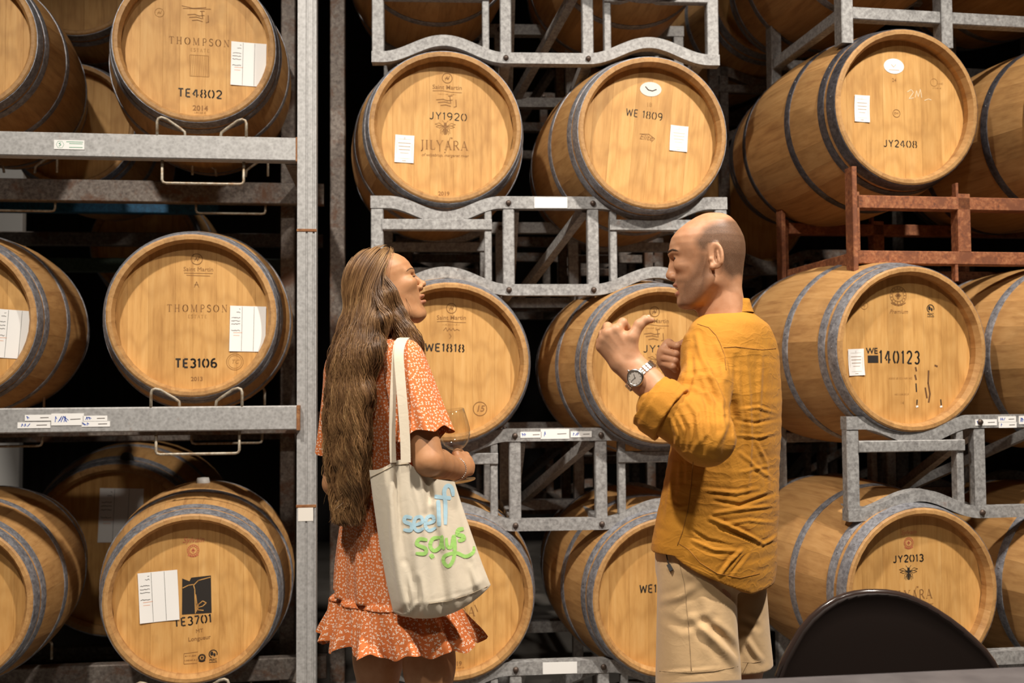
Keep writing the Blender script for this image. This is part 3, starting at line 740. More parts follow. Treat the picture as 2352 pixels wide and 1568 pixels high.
# wire cradles: hooked loops that hold each barrel, and the hanging loop below the beam
def cradle(bm, px, label, half=.152, d=3.45, hgt=.062, low=.082):
    x, _ = on_beam(bm, px, 343 if bm is bm1 else (959 if bm is bm2 else 1624), d)
    cr = empty('wire_cradle', bm.location + TL @ Vector((x, 0, 0)), math.radians(PSI_L), label, 'wire cradle', 'wire barrel cradles')
    zt = .042
    for y0 in (0.012, .632):
        for sg in (-1, 1):
            xo, xi = sg*half, sg*(half-.093)
            pts = [(xo, y0, zt-.01), (xo, y0, zt+hgt-.014), (xo-sg*.004, y0, zt+hgt-.004), (xo-sg*.014, y0, zt+hgt), (xo-sg*.03, y0+.004, zt+hgt-.004), (xi+sg*.02, y0+.018, zt+.03), (xi+sg*.004, y0+.02, zt+.018), (xi, y0+.02, zt-.01)]
            if y0 < .1: pts = [(p[0], p[1]-.006, p[2]) for p in pts]
            MB().tube(pts, .0052, 8).build('hook', M['wire'], cr, True)
        hw = half-.012
        pts = [(-hw, y0+.02, -.04), (-hw, y0+.02, -.04-low+.012), (-hw+.004, y0+.02, -.04-low+.003), (-hw+.014, y0+.02, -.04-low), (hw-.014, y0+.02, -.04-low), (hw-.004, y0+.02, -.04-low+.003), (hw, y0+.02, -.04-low+.012), (hw, y0+.02, -.04)]
        MB().tube(pts, .0052, 8).build('hanging_loop', M['wire'], cr, True)
    return cr
cradle(bm1, 458, 'wire cradle under the barrel stencilled TE4802'); cradle(bm1, -100, 'wire cradle at the left end of the upper beam')
cradle(bm2, 455, 'wire cradle under the barrel stencilled TE3106'); cradle(bm2, -118, 'wire cradle at the left end of the middle beam')
cradle(bm3, 410, 'wire cradle under the barrel stencilled TE3701', d=3.3); cradle(bm3, -130, 'wire cradle at the left end of the lowest beam', d=3.3)

# ------------------------------------------------------------------ dim second row behind
GB = 'oak barrels in the dim second row'
b = make_barrel((262,1262), None, 8, 'big dark barrel with a grey label behind TE3701', head=1, group=GB, d=4.55, full=False, hoop='hoop'); b.scale = (1.36,1.0,1.36)
b.location.z -= .36*R_B; b['_k'] = 4.55/F_PX; f = Face(b)
o = f.label(232, 304, 1161, 1253, 2, 'table')
f.put('bung_hole', lambda mb, q, k: disc(mb, *q(277,1110), 11*k, 11*k), 'ink')
back = [((170,-62),4.55,8,'dark barrel end behind the top left barrels'), 
        ((160,285),4.6,8,'dark barrel behind the upper beam of the pallet rack'),
        ((330,560),5.55,8,'dark barrel behind TE3106, high'),
        ]
for c_, d_, p_, lab in back: make_barrel(c_, None, p_, lab, d=d_, group=GB, full=False, head=random.randrange(3))
for i, (c_, d_, lab) in enumerate([((1775,-10),4.75,'tall dark barrel between the middle and right stacks'),
        ((1725,480),4.95,'dark barrel left of JY2408 in the gap'), 
        
        ]):
    make_barrel(c_, None, 8, lab, d=d_, group=GB, full=False, head=i % 3)
def back_stack(levels_, label):
    """several rack levels on shared posts, one thing"""
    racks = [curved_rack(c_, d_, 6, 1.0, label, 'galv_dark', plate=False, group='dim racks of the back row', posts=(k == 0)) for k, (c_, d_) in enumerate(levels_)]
    M0 = Matrix.Translation(racks[0].location) @ racks[0].rotation_euler.to_matrix().to_4x4()
    for r in racks[1:]:
        Mr = Matrix.Translation(r.location) @ r.rotation_euler.to_matrix().to_4x4()
        for ch in list(r.children): ch.parent = racks[0]; ch.matrix_parent_inverse = M0.inverted() @ Mr
        D.objects.remove(r)
back_stack([((1215,300),4.95), ((1222,715),4.95), ((1230,1180),4.95)], 'dim steel rack stack in the dark behind the middle barrels')
back_stack([((1935,330),4.95), ((1950,745),4.95), ((1965,1150),4.95)], 'dim steel rack stack in the dark behind the right-hand barrels')
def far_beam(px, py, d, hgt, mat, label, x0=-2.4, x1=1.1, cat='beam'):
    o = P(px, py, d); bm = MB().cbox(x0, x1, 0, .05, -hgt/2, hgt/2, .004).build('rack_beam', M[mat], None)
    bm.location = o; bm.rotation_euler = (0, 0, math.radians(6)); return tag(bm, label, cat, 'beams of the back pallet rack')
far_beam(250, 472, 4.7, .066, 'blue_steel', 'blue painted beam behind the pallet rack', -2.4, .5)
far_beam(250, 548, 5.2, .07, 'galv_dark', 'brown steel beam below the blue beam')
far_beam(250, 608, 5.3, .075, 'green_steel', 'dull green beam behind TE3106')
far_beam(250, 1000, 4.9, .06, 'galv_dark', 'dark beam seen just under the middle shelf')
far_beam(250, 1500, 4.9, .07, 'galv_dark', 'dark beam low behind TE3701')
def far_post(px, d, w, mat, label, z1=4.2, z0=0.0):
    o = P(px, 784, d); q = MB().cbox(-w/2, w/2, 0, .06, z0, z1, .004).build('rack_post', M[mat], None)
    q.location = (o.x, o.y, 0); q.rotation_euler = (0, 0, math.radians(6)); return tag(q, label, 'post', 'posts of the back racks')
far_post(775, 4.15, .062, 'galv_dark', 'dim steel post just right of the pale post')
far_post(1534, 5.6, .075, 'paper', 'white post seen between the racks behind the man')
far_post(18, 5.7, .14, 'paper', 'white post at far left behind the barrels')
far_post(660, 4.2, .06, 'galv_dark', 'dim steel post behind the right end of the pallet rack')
# ------------------------------------------------------------------ implicit-surface modelling for people and cloth
def V(*a): return np.array(a, dtype=np.float64)
def PV(px, py, d): return np.array(P(px, py, d))
def seg(p, a, b, ra, rb):
    a = np.asarray(a, float); b = np.asarray(b, float); ab = b-a; L = float(ab@ab) or 1e-9
    q = p-a; t = np.clip((q@ab)/L, 0, 1)
    return np.linalg.norm(q - t[..., None]*ab, axis=-1) - (ra + (rb-ra)*t)
def ball(p, c, r): return np.linalg.norm(p-np.asarray(c), axis=-1) - r
def ell(p, c, r, R=None):
    q = p-np.asarray(c, float)
    if R is not None: q = q@R          # columns of R: local axes in world
    r = np.asarray(r, float); k0 = np.linalg.norm(q/r, axis=-1); k1 = np.linalg.norm(q/(r*r), axis=-1)+1e-9
    return k0*(k0-1)/k1
def smin(a, b, k):
    h = np.clip(0.5+0.5*(b-a)/k, 0, 1); return b+(a-b)*h - k*h*(1-h)
def smax(a, b, k): return -smin(-a, -b, k)
def chain(p, pts, rs, k=0.01):
    d = None
    for i in range(len(pts)-1):
        e = seg(p, pts[i], pts[i+1], rs[i], rs[i+1]); d = e if d is None else smin(d, e, k)
    return d
def levels(*spans):
    """grid levels along one axis: (start, end, spacing) spans"""
    o = [spans[0][0]]
    for a, b, h in spans:
        n = max(1, int(round((b-a)/h))); o += list(a+(b-a)*(np.arange(n)+1)/n)
    return np.array(o)
def surface(fn, lo, hi, h, smooth=1, zs=None, B=5):
    """surface nets of fn(p)<0 between lo and hi at spacing h, evaluated only in blocks near the surface -> verts, quads"""
    lo = np.asarray(lo, float); hi = np.asarray(hi, float)
    ax = [lo[i]+np.arange(int(math.ceil((hi[i]-lo[i])/h))+1)*h for i in range(3)]
    if zs is not None: ax[2] = np.asarray(zs)
    for i in range(3):                                        # pad to whole blocks
        m = (-(len(ax[i])-1)) % B; ax[i] = np.concatenate([ax[i], ax[i][-1]+(ax[i][-1]-ax[i][-2])*(np.arange(m)+1)])
    n = np.array([len(a) for a in ax]); nb = (n-1)//B
    c = [(a[:-1:B]+a[B::B])/2 for a in ax]; hs = [(a[B::B]-a[:-1:B])/2 for a in ax]
    g = np.stack(np.meshgrid(*c, indexing='ij'), -1).reshape(-1, 3); r = np.sqrt(sum(np.square(x) for x in np.meshgrid(*hs, indexing='ij'))).ravel()
    dc = np.concatenate([fn(g[k:k+400000]) for k in range(0, len(g), 400000)])
    bi = np.stack(np.unravel_index(np.nonzero(np.abs(dc) < r*1.7)[0], nb), 1)*B
    off = np.stack(np.meshgrid(*[np.arange(B+1)]*3, indexing='ij'), -1).reshape(-1, 3)
    d = np.empty((len(bi), (B+1)**3), np.float32)
    for k in range(0, len(bi), 3000):
        ii = bi[k:k+3000, None, :]+off[None]; p = np.stack([ax[a][ii[..., a]] for a in range(3)], -1).reshape(-1, 3); d[k:k+3000] = fn(p).reshape(-1, (B+1)**3)
    d = d.reshape(-1, B+1, B+1, B+1); s = d < 0
    cs = [(i, j, k) for i in (0,1) for j in (0,1) for k in (0,1)]
    sub = lambda A, q: A[:, q[0]:q[0]+B, q[1]:q[1]+B, q[2]:q[2]+B]
    cnt = sum(sub(s, q).astype(np.int8) for q in cs); act = np.argwhere((cnt > 0) & (cnt < 8))
    cell = bi[act[:,0]]+act[:,1:]; key = (cell[:,0]*n[1]+cell[:,1])*n[2]+cell[:,2]
    dv = [d[act[:,0], act[:,1]+q[0], act[:,2]+q[1], act[:,3]+q[2]] for q in cs]
    acc = np.zeros((len(act), 3)); num = np.zeros(len(act)); cq = np.array(cs)
    for a in range(8):
        for b in range(a+1, 8):
            if np.abs(cq[a]-cq[b]).sum() != 1: continue
            m = (dv[a] < 0) != (dv[b] < 0); t = np.where(m, dv[a]/(dv[a]-dv[b]+1e-12), 0); acc += np.where(m[:, None], cq[a]+(cq[b]-cq[a])*t[:, None], 0); num += m
    fr = acc/np.maximum(num, 1)[:, None]
    v = np.stack([ax[a][cell[:,a]]*(1-fr[:,a])+ax[a][cell[:,a]+1]*fr[:,a] for a in range(3)], 1)
    order = np.argsort(key); sk = key[order]; stride = np.array([n[1]*n[2], n[2], 1]); quads = []
    for a in range(3):
        o = [i for i in range(3) if i != a]; q1 = [0,0,0]; q1[a] = 1
        e0, e1 = sub(s, (0,0,0)), sub(s, q1); ei = np.argwhere(e0 != e1); inside = e0[tuple(ei.T)]
        base = ((bi[ei[:,0]]+ei[:,1:])*stride).sum(1); q = []
        for da, db in ((-1,-1), (0,-1), (0,0), (-1,0)):
            kk = base+da*stride[o[0]]+db*stride[o[1]]; w = np.minimum(np.searchsorted(sk, kk), len(sk)-1); q.append(np.where(sk[w] == kk, order[w], -1))
        q = np.stack(q, 1); flip = inside if a != 1 else ~inside; q[~flip] = q[~flip][:, ::-1]; quads.append(q)
    f = np.concatenate(quads); f = f[(f >= 0).all(1)]; u, inv = np.unique(f, return_inverse=True); v = v[u]; f = inv.reshape(f.shape)
    for _ in range(smooth): v = lap(v, f, 0.5)
    return v, f
def boxed(p, items, k=.012):
    """smooth union of parts, each evaluated only inside its own box"""
    d = np.full(len(p), .25)
    for fn, lo, hi in items:
        m = ((p > np.asarray(lo)) & (p < np.asarray(hi))).all(1)
        if m.any():
            e = fn(p[m]); d[m] = smin(d[m], e, k)
    return d
def lap(v, f, w):
    k = f.shape[1]; I = np.concatenate([f[:, i] for i in range(k)]*2); J = np.concatenate([f[:, (i+1) % k] for i in range(k)]+[f[:, i-1] for i in range(k)])
    n = len(v); c = np.bincount(I, minlength=n); a = np.stack([np.bincount(I, v[J, x], n) for x in range(3)], 1)
    c = np.maximum(c, 1); return v*(1-w) + a/c[:, None]*w
def normals(v, f):
    n = np.cross(v[f[:,2]]-v[f[:,0]], v[f[:,3]]-v[f[:,1]]) if f.shape[1] == 4 else np.cross(v[f[:,1]]-v[f[:,0]], v[f[:,2]]-v[f[:,0]])
    I = f.T.ravel(); k = f.shape[1]; o = np.stack([np.bincount(I, np.tile(n[:, x], k), len(v)) for x in range(3)], 1)
    return o/(np.linalg.norm(o, axis=1, keepdims=True)+1e-12)
CAM_INV = np.array(CAM_M.inverted())
def project(v):
    q = v@CAM_INV[:3,:3].T + CAM_INV[:3,3]; d = -q[:,2]
    return np.stack([W_PX/2+q[:,0]/d*F_PX, H_PX/2-q[:,1]/d*F_PX, d], 1)
def creases(v, f, items, hide=0.15):
    """raise or sink cloth along polylines that are given where the photograph shows them; only the side turned to the lens"""
    n = normals(v, f); pj = project(v); cw = np.array(CAM_M.translation); tc = cw - v; tc /= np.linalg.norm(tc, axis=1, keepdims=True)
    face = np.clip(((n*tc).sum(1)-hide)/0.3, 0, 1); disp = np.zeros(len(v))
    for pts, w, amp in items:
        best = np.full(len(v), 1e9); tt = np.zeros(len(v)); tot = 0; L = [math.dist(a, b) for a, b in zip(pts, pts[1:])]; T = sum(L)
        for (a, b, l) in zip(pts, pts[1:], L):
            A = np.array(a, float); AB = np.array(b, float)-A; q = pj[:, :2]-A; t = np.clip(q@AB/(AB@AB), 0, 1)
            dd = np.linalg.norm(q-t[:, None]*AB, axis=1); m = dd < best; best = np.where(m, dd, best); tt = np.where(m, (tot+t*l)/T, tt); tot += l
        env = np.sin(np.pi*np.clip(tt*0.9+0.05, 0, 1))**0.6
        disp += amp*env*(np.exp(-(best/w)**2) - 0.45*np.exp(-((best-1.7*w)/(w*0.9))**2))
    return v + n*(disp*face)[:, None]
def nz(p, s, seed=0):
    """cheap smooth pseudo-noise from sines"""
    r = np.random.default_rng(seed); o = np.zeros(len(p))
    for i in range(7):
        k = r.normal(size=3); k /= np.linalg.norm(k); o += np.sin(p@k*s*r.uniform(.6,1.7)+r.uniform(0,6.28))
    return o/7
def raw_mesh(name, v, f, mat, attrs=None):
    me = D.meshes.new(name); v = np.ascontiguousarray(v, np.float32); f = np.ascontiguousarray(f, np.int32); k = f.shape[1]
    me.vertices.add(len(v)); me.vertices.foreach_set('co', v.ravel())
    me.loops.add(f.size); me.loops.foreach_set('vertex_index', f.ravel())
    me.polygons.add(len(f)); me.polygons.foreach_set('loop_start', np.arange(0, f.size, k, dtype=np.int32))
    me.update(calc_edges=True); me.validate()
    me.polygons.foreach_set('use_smooth', np.ones(len(me.polygons), bool))
    if mat is not None: me.materials.append(mat)
    for nme, (typ, arr) in (attrs or {}).items():
        a = me.attributes.new(nme, typ, 'POINT'); a.data.foreach_set('vector' if typ == 'FLOAT_VECTOR' else 'value', np.ascontiguousarray(arr, np.float32).ravel())
    me.update(); return me
def join(parts):
    vs, fs, n = [], [], 0
    for v, f in parts: vs.append(v); fs.append(f+n); n += len(v)
    return np.concatenate(vs), np.concatenate(fs)
def put(name, me, parent):
    """link a mesh given in world coordinates under a parent that may stand elsewhere"""
    o = link(name, me, parent); o.matrix_parent_inverse = parent.matrix_world.inverted() if parent.parent is None else Matrix()
    if parent.type == 'EMPTY': o.matrix_parent_inverse = (Matrix.Translation(parent.location) @ parent.rotation_euler.to_matrix().to_4x4()).inverted()
    return o
def spline(xs, ys, n=240, blur=2.5):
    """smooth resampling of a table"""
    xs = np.array(xs, float); ys = np.array(ys, float); u = np.linspace(xs[0], xs[-1], n); y = np.interp(u, xs, ys)
    k = np.exp(-0.5*(np.arange(-8, 9)/blur)**2); k /= k.sum()
    yp = np.pad(y, 8, mode='reflect', reflect_type='odd'); return u, np.convolve(yp, k, 'valid')
class Slices:
    """stack of elliptical slices: centre (cx, cy) and half axes (a along ex, b along ey) as functions of z"""
    def __init__(s, rows, ex, p=2.0, blur=2.5):
        r = np.array(sorted(rows)); s.z, s.cx = spline(r[:,0], r[:,1], blur=blur); s.cy = spline(r[:,0], r[:,2], blur=blur)[1]
        s.a = spline(r[:,0], r[:,3], blur=blur)[1]; s.b = spline(r[:,0], r[:,4], blur=blur)[1]; s.p = p
        s.ex = np.array(ex[:2])/np.linalg.norm(ex[:2]); s.ey = np.array([-s.ex[1], s.ex[0]])
    def at(s, z): return [np.interp(z, s.z, t) for t in (s.cx, s.cy, s.a, s.b)]
    def __call__(s, q):
        z = q[:,2]; cx, cy, a, b = s.at(z); dx = q[:,0]-cx; dy = q[:,1]-cy
        u = np.abs(dx*s.ex[0]+dy*s.ex[1]); w = np.abs(dx*s.ey[0]+dy*s.ey[1])
        a = np.maximum(a, 1e-4); b = np.maximum(b, 1e-4)
        g = ((u/a)**s.p + (w/b)**s.p)**(1/s.p)
        d = (g-1)*np.minimum(a, b)*np.where(g > 1, 1.0, 1.0)
        return np.maximum(d, np.maximum(s.z[0]-z, z-s.z[-1]))

def skin_mat(name, base, lo, blush, hair=None, rough=0.48):
    t = NT(name); n = t.noise(t.coord(), 42, 4, 0.6); n2 = t.noise(t.coord(), 9, 3, 0.6)
    c = t.mix(t.ramp(n, [(0.35, (0,0,0)), (0.7, (1,1,1))]), lo, base); c = t.mix(t.math('MULTIPLY', n2, 0.22), c, blush)
    if hair:
        at = t.n('ShaderNodeAttribute', attribute_name='hair'); fine = t.noise(t.coord((1,1,1)), 900, 2, 0.7)
        k = t.math('MULTIPLY', at.outputs['Fac'], t.ramp(fine, [(0.30, (0.62,)*3), (0.65, (1,)*3)]), clamp=True); c = t.mix(k, c, hair)
        lp = t.n('ShaderNodeAttribute', attribute_name='lip'); c = t.mix(t.math('MULTIPLY', lp.outputs['Fac'], 0.55), c, (0.42,0.13,0.09))
    fb = t.noise(t.coord(), 260, 2, 0.6); t.bump(fb, 0.12, 0.0006)
    return t.set(c, rough, 0.0, **{'Subsurface Weight': 0.06, 'Subsurface Radius': (0.01,0.004,0.002), 'Subsurface Scale': 0.5, 'Specular IOR Level': 0.32})
M['skin_man'] = skin_mat('man_skin', (0.56,0.300,0.170), (0.48,0.235,0.120), (0.50,0.20,0.11), (0.050,0.032,0.022))
M['skin_woman'] = skin_mat('woman_skin', (0.51,0.265,0.130), (0.44,0.210,0.095), (0.47,0.19,0.09), (0.10,0.05,0.02))
M['eye_white'] = plain('eye_white', (0.72,0.66,0.60), 0.25)
M['iris'] = plain('iris_brown', (0.035,0.018,0.010), 0.15)
M['brow'] = plain('brow_hair', (0.075,0.042,0.025), 0.8)
M['teeth'] = plain('teeth', (0.80,0.74,0.66), 0.3)
def cloth_mat(name, col, lo, weave=900, bump=0.10, rough=0.85, sheen=0.2, crease=0.0):
    t = NT(name); n = t.noise(t.coord(), 6, 4, 0.6); fine = t.noise(t.coord((1,1,0.35)), weave, 2, 0.6)
    c = t.mix(t.ramp(n, [(0.3, (0,0,0)), (0.7, (1,1,1))]), lo, col); c = t.mix(t.math('MULTIPLY', fine, 0.16), c, tuple(x*0.7 for x in col))
    mid = t.noise(t.coord((1,1,1)), 34, 3, 0.6, 1.2)
    h = t.math('ADD', t.math('MULTIPLY', fine, 0.25), t.math('MULTIPLY', mid, 1.0))
    if crease:
        wv_ = t.n('ShaderNodeTexNoise'); t.l(t.coord(), wv_.inputs['Vector']); wv_.inputs['Scale'].default_value = 5; wv_.inputs['Detail'].default_value = 3
        ad = t.n('ShaderNodeVectorMath', operation='MULTIPLY_ADD'); t.l(wv_.outputs['Color'], ad.inputs[0]); ad.inputs[1].default_value = (.16,.16,.16); t.l(t.coord((1,1,1.7)), ad.inputs[2])
        for k_, sc_, st_ in ((1, 7.0, (1,1,2.2)), (2, 11.0, (1.6,1.6,.8))):
            ad_ = t.n('ShaderNodeVectorMath', operation='MULTIPLY'); t.l(ad.outputs[0], ad_.inputs[0]); ad_.inputs[1].default_value = st_
            rg_ = t.math('POWER', t.math('SUBTRACT', 1.0, t.math('ABSOLUTE', t.math('SUBTRACT', t.math('MULTIPLY', t.noise(ad_.outputs[0], sc_, 2, 0.5), 2.0), 1.0))), 14.0)
            h = t.math('ADD', h, t.math('MULTIPLY', rg_, crease/k_))
    t.bump(h, bump, 0.006)
    return t.set(c, rough, 0.0, **{'Sheen Weight': sheen, 'Sheen Roughness': 0.5})

def soft_poly(x, y, poly, soft):
    """1 inside polygon, 0 outside, soft edge (positive distance inside)"""
    poly = np.array(poly, float); ins = np.zeros(len(x), bool); dist = np.full(len(x), 1e9)
    for (x0,y0),(x1,y1) in zip(poly, np.roll(poly, -1, 0)):
        c = ((y0 > y) != (y1 > y)) & (x < (x1-x0)*(y-y0)/(y1-y0+1e-12)+x0); ins ^= c
        ax, ay = x-x0, y-y0; bx, by = x1-x0, y1-y0; t = np.clip((ax*bx+ay*by)/(bx*bx+by*by+1e-12), 0, 1)
        dist = np.minimum(dist, np.hypot(ax-t*bx, ay-t*by))
    return np.clip(0.5+np.where(ins, dist, -dist)/(2*soft), 0, 1)

# ------------------------------------------------------------------ heads (local frame: f forward, l left, u up)
class Head:
    """head built from a side profile table in picture units; k metres per unit, origin (x0, z0) in the profile"""
    def __init__(s, origin, fwd_yaw, pitch, k, x0, z0, rows, scale=1.0):
        s.k = k*scale; s.x0, s.z0 = x0, z0
        f = np.array([math.cos(fwd_yaw), math.sin(fwd_yaw), 0.0]); u = np.array([0, 0, 1.0]); l = np.cross(u, f)
        f2 = f*math.cos(pitch)+u*math.sin(pitch); u2 = np.cross(f2, l)
        s.R = np.stack([f2, l, u2], 1); s.o = np.asarray(origin)
        r = np.array([[s.u(z), (s.f(xf)+s.f(xb))/2, abs(s.f(xf)-s.f(xb))/2, w*scale] for z, xf, xb, w in rows]); r = r[np.argsort(r[:,0])]
        s.tu, s.tc = spline(r[:,0], r[:,1], 300, 2.0); s.ta = spline(r[:,0], r[:,2], 300, 2.0)[1]; s.tw = spline(r[:,0], r[:,3], 300, 2.0)[1]
    def f(s, x): return -(x-s.x0)*s.k
    def u(s, z): return -(z-s.z0)*s.k
    def pt(s, x, z, l=0.0): return np.array([s.f(x), l, s.u(z)])
    def skull(s, q):
        c = np.interp(q[:,2], s.tu, s.tc); a = np.maximum(np.interp(q[:,2], s.tu, s.ta), 2e-3); w = np.maximum(np.interp(q[:,2], s.tu, s.tw), 2e-3)
        y = np.abs(q[:,1])/w; x = (q[:,0]-c)/a
        p = 2.25
        g = (np.abs(x)**p+y**p)**(1/p); d = (g-1)*np.minimum(a, w)*0.9
        return np.maximum(d, np.maximum(s.tu[0]-q[:,2], q[:,2]-s.tu[-1]))
    def world(s, q): return q@s.R.T + s.o
    def local(s, p): return (p-s.o)@s.R

def face_f(fn, l, u, lo=-.02, hi=.125):
    """front surface position along f at lateral l, height u"""
    fs = np.linspace(hi, lo, 240); q = np.stack([fs, np.full(240, l), np.full(240, u)], 1); d = fn(q); i = int(np.argmax(d < 0)); return fs[i] if d[i] < 0 else lo
def eye_centres(H, z, l, deep=.0105):
    return [np.array([face_f(H.skull, sg*l, H.u(z))-deep, sg*l, H.u(z)]) for sg in (-1, 1)]
def eye_shape(d, q, cs, slit):
    for c in cs:
        d = smax(d, -ell(q, c+np.array([.0165,0,.001]), (.011,.0165,.0115)), .010)
        d = smin(d, ball(q, c, .0132), .004)
        d = smax(d, -ell(q, c+np.array([.0125,0,-.0012]), (.0075,.0120,slit)), .0012)
    return d
# ------------------------------------------------------------------ the man
ZK = 0.0001813          # metres per unit of the head close-up at 2.5 m
def hz(x, y): return 1500+x/6.029, 480+y/6.031
HM_O = PV(*hz(760, 640), 2.50)
rows_m = [(55,790,815,.004),(62,730,900,.022),(80,675,1000,.036),(120,585,1075,.050),(200,455,1150,.0635),(300,332,1207,.0715),(400,258,1250,.0765),(500,232,1268,.0780),(590,236,1270,.0770),
          (660,262,1264,.0755),(720,280,1250,.0735),(800,296,1225,.0715),(900,302,1195,.0685),(985,300,1160,.0650),(1085,318,1080,.0610),(1180,345,960,.0550),(1250,352,850,.0490),(1310,362,760,.0420),(1350,392,680,.033),(1368,450,560,.012)]
HM = Head(HM_O, math.pi-math.radians(9), math.radians(0), ZK, 760, 640, rows_m)
EYE_M = eye_centres(HM, 700, .0315)
def man_head(q):
    H = HM; d = H.skull(q); d = eye_shape(d, q, EYE_M, .0042)
    for sg in (-1, 1):                                                   # eye sockets, cheekbones, temples
        d = smin(d, ell(q, H.pt(440, 800, sg*.038), (.026,.016,.014)), .016)
        d = smin(d, seg(q, H.pt(258, 612, sg*.010), H.pt(352, 604, sg*.045), .007, .006), .012)   # brow ridge
        d = smin(d, ball(q, H.pt(276, 938, sg*.0125), .0085), .006)      # nostril wings
    d = smin(d, chain(q, [H.pt(292, 640), H.pt(272, 780), H.pt(240, 895)], [.0075,.0085,.0098], .006), .010)
    d = smin(d, ball(q, H.pt(236, 915), .0092), .006)
    for sg in (-1, 1): d = smax(d, -seg(q, H.pt(262, 985, sg*.006), H.pt(268, 945, sg*.007), .0035, .003), .003)
    d = smin(d, ell(q, H.pt(330, 1048), (.011,.022,.0065)), .006)        # upper lip
    d = smin(d, ell(q, H.pt(358, 1166), (.011,.020,.0080)), .006)        # lower lip
    d = smax(d, -ell(q, H.pt(330, 1104), (.020,.0185,.0065)), .004)      # parted mouth
    d = smin(d, ell(q, H.pt(415, 1292), (.014,.020,.015)), .014)         # chin
    for sg in (-1, 1):                                                   # jaw line
        d = smin(d, seg(q, H.pt(790, 1030, sg*.058), H.pt(520, 1300, sg*.030), .012, .012), .025)
    d = smin(d, chain(q, [H.pt(930, 850), H.pt(928, 1120), H.pt(958, 1420), H.pt(975, 1600)], [.047,.044,.047,.055], .03), .022)   # neck
    for sg in (-1, 1):
        d = smin(d, seg(q, H.pt(900, 930, sg*.046), H.pt(760, 1480, sg*.012), .011, .011), .016)       # neck muscle
        d = smin(d, seg(q, H.pt(1050, 1050, sg*.026), H.pt(1060, 1500, sg*.036), .018, .022), .02)
    d = smin(d, seg(q, H.pt(720, 1290), H.pt(790, 1500), .016, .022), .03)
    for sg in (-1, 1):                                                   # ears
        c = H.pt(850, 715, sg*.0815); tilt = math.radians(24)
        e1 = np.array([-math.cos(tilt), sg*math.sin(tilt), 0]); e3 = np.array([-.16, 0, .985]); e2 = np.cross(e3, e1)
        Re = np.stack([e1, e2/np.linalg.norm(e2), e3], 1)
        ear = ell(q, c+e1*.002, (.0175,.0050,.0305), Re)
        qq = (q-c)@Re
        rim = np.sqrt((np.sqrt((qq[:,0]/.0160)**2+(qq[:,2]/.0295)**2)-1)**2*(.0205**2) + (qq[:,1]*1.0)**2) - .0037
        rim = np.maximum(rim, np.minimum(-qq[:,2]-.012, qq[:,0]+.012) - .004)
        ear = smin(ear, rim, .004)
        ear = smax(ear, -ell(q, c+e1*-.001+e3*.0015+np.array([0,sg*.006,0]), (.0095,.0085,.0185), Re), .004)
        ear = smin(ear, ball(q, c+e3*-.0255+e1*-.006, .0068), .006)       # lobe
        ear = smin(ear, seg(q, c+e3*.012+e1*.002+np.array([0,sg*.001,0]), c+e3*-.012+e1*.008+np.array([0,sg*.001,0]), .0032, .0036), .003)   # antihelix
        ear = smin(ear, ball(q, c+e1*-.0125+e3*-.006+np.array([0,sg*.002,0]), .0042), .004)
        d = smin(d, ear, .006)
    return d
# left arm and hand: forearm raised, back of the hand to the lens, thumb out
def mz(x, y, d): return PV(1340+x/6.032, 680+y/6.03, d)
D0 = 2.30
SHO = PV(1624, 806, 2.415); ELB = PV(1612, 1000, 2.235); WRI = mz(590, 905, D0)
cuffp = ELB+(WRI-ELB)*.42
def man_left(p):
    fa = (WRI-ELB)
    d = chain(p, [SHO, ELB, ELB+fa*.35, ELB+fa*.8, WRI], [.040,.037,.041,.032,.028], .004)
    side = (mz(720, 880, D0)-mz(400, 960, D0)); side /= np.linalg.norm(side)
    for o in (-.011, .011): d = smin(d, seg(p, ELB+fa*.72+side*o, WRI+side*o*1.2, .026, .0235), .012)
    mcp = [mz(455,480,D0-.006), mz(345,530,D0-.004), mz(290,615,D0), mz(255,705,D0+.006)]
    wr = [WRI+side*o for o in (.016, .006, -.006, -.015)]
    for a, b, r in zip(wr, mcp, (.0175,.0185,.0175,.0160)): d = smin(d, seg(p, a, b, .0195, r*.86), .012)
    fing = [([mcp[0], mz(545,365,D0+.004), mz(592,430,D0+.020), mz(545,505,D0+.030)], [.0118,.0108,.0098,.0085]),
            ([mcp[1], mz(335,425,D0+.030), mz(420,480,D0+.052), mz(450,560,D0+.050)], [.0118,.0112,.010,.0088]),
            ([mcp[2], mz(275,520,D0+.036), mz(360,575,D0+.056), mz(410,640,D0+.052)], [.0112,.0106,.0095,.0085]),
            ([mcp[3], mz(235,625,D0+.034), mz(310,670,D0+.052), mz(370,720,D0+.048)], [.0102,.0094,.0086,.0078])]
    for pts, rs in fing:
        d = smin(d, chain(p, pts, rs, .004), .005)
    for m, r in zip(mcp, (.0122,.0125,.0118,.0105)): d = smin(d, ball(p, m+np.array([-.002,-.002,.003]), r), .006)
    th = [mz(640,790,D0-.008), mz(672,575,D0-.012), mz(775,395,D0-.010), mz(860,330,D0-.008), mz(945,332,D0-.006)]
    d = smin(d, chain(p, th, [.0185,.0150,.0118,.0105,.0070], .006), .012)
    d = smin(d, seg(p, mz(560,600,D0+.004), mz(640,640,D0-.002), .014, .012), .016)      # web of the thumb
    for a, b in ((wr[0], mcp[0]), (wr[1], mcp[1]), (wr[2], mcp[2])):                      # tendons
        t0 = a+(b-a)*.35+np.array([0,-.0165,0]); t1 = a+(b-a)*.95+np.array([0,-.0125,0]); d = smin(d, seg(p, t0, t1, .0022, .0026), .004)
    return d
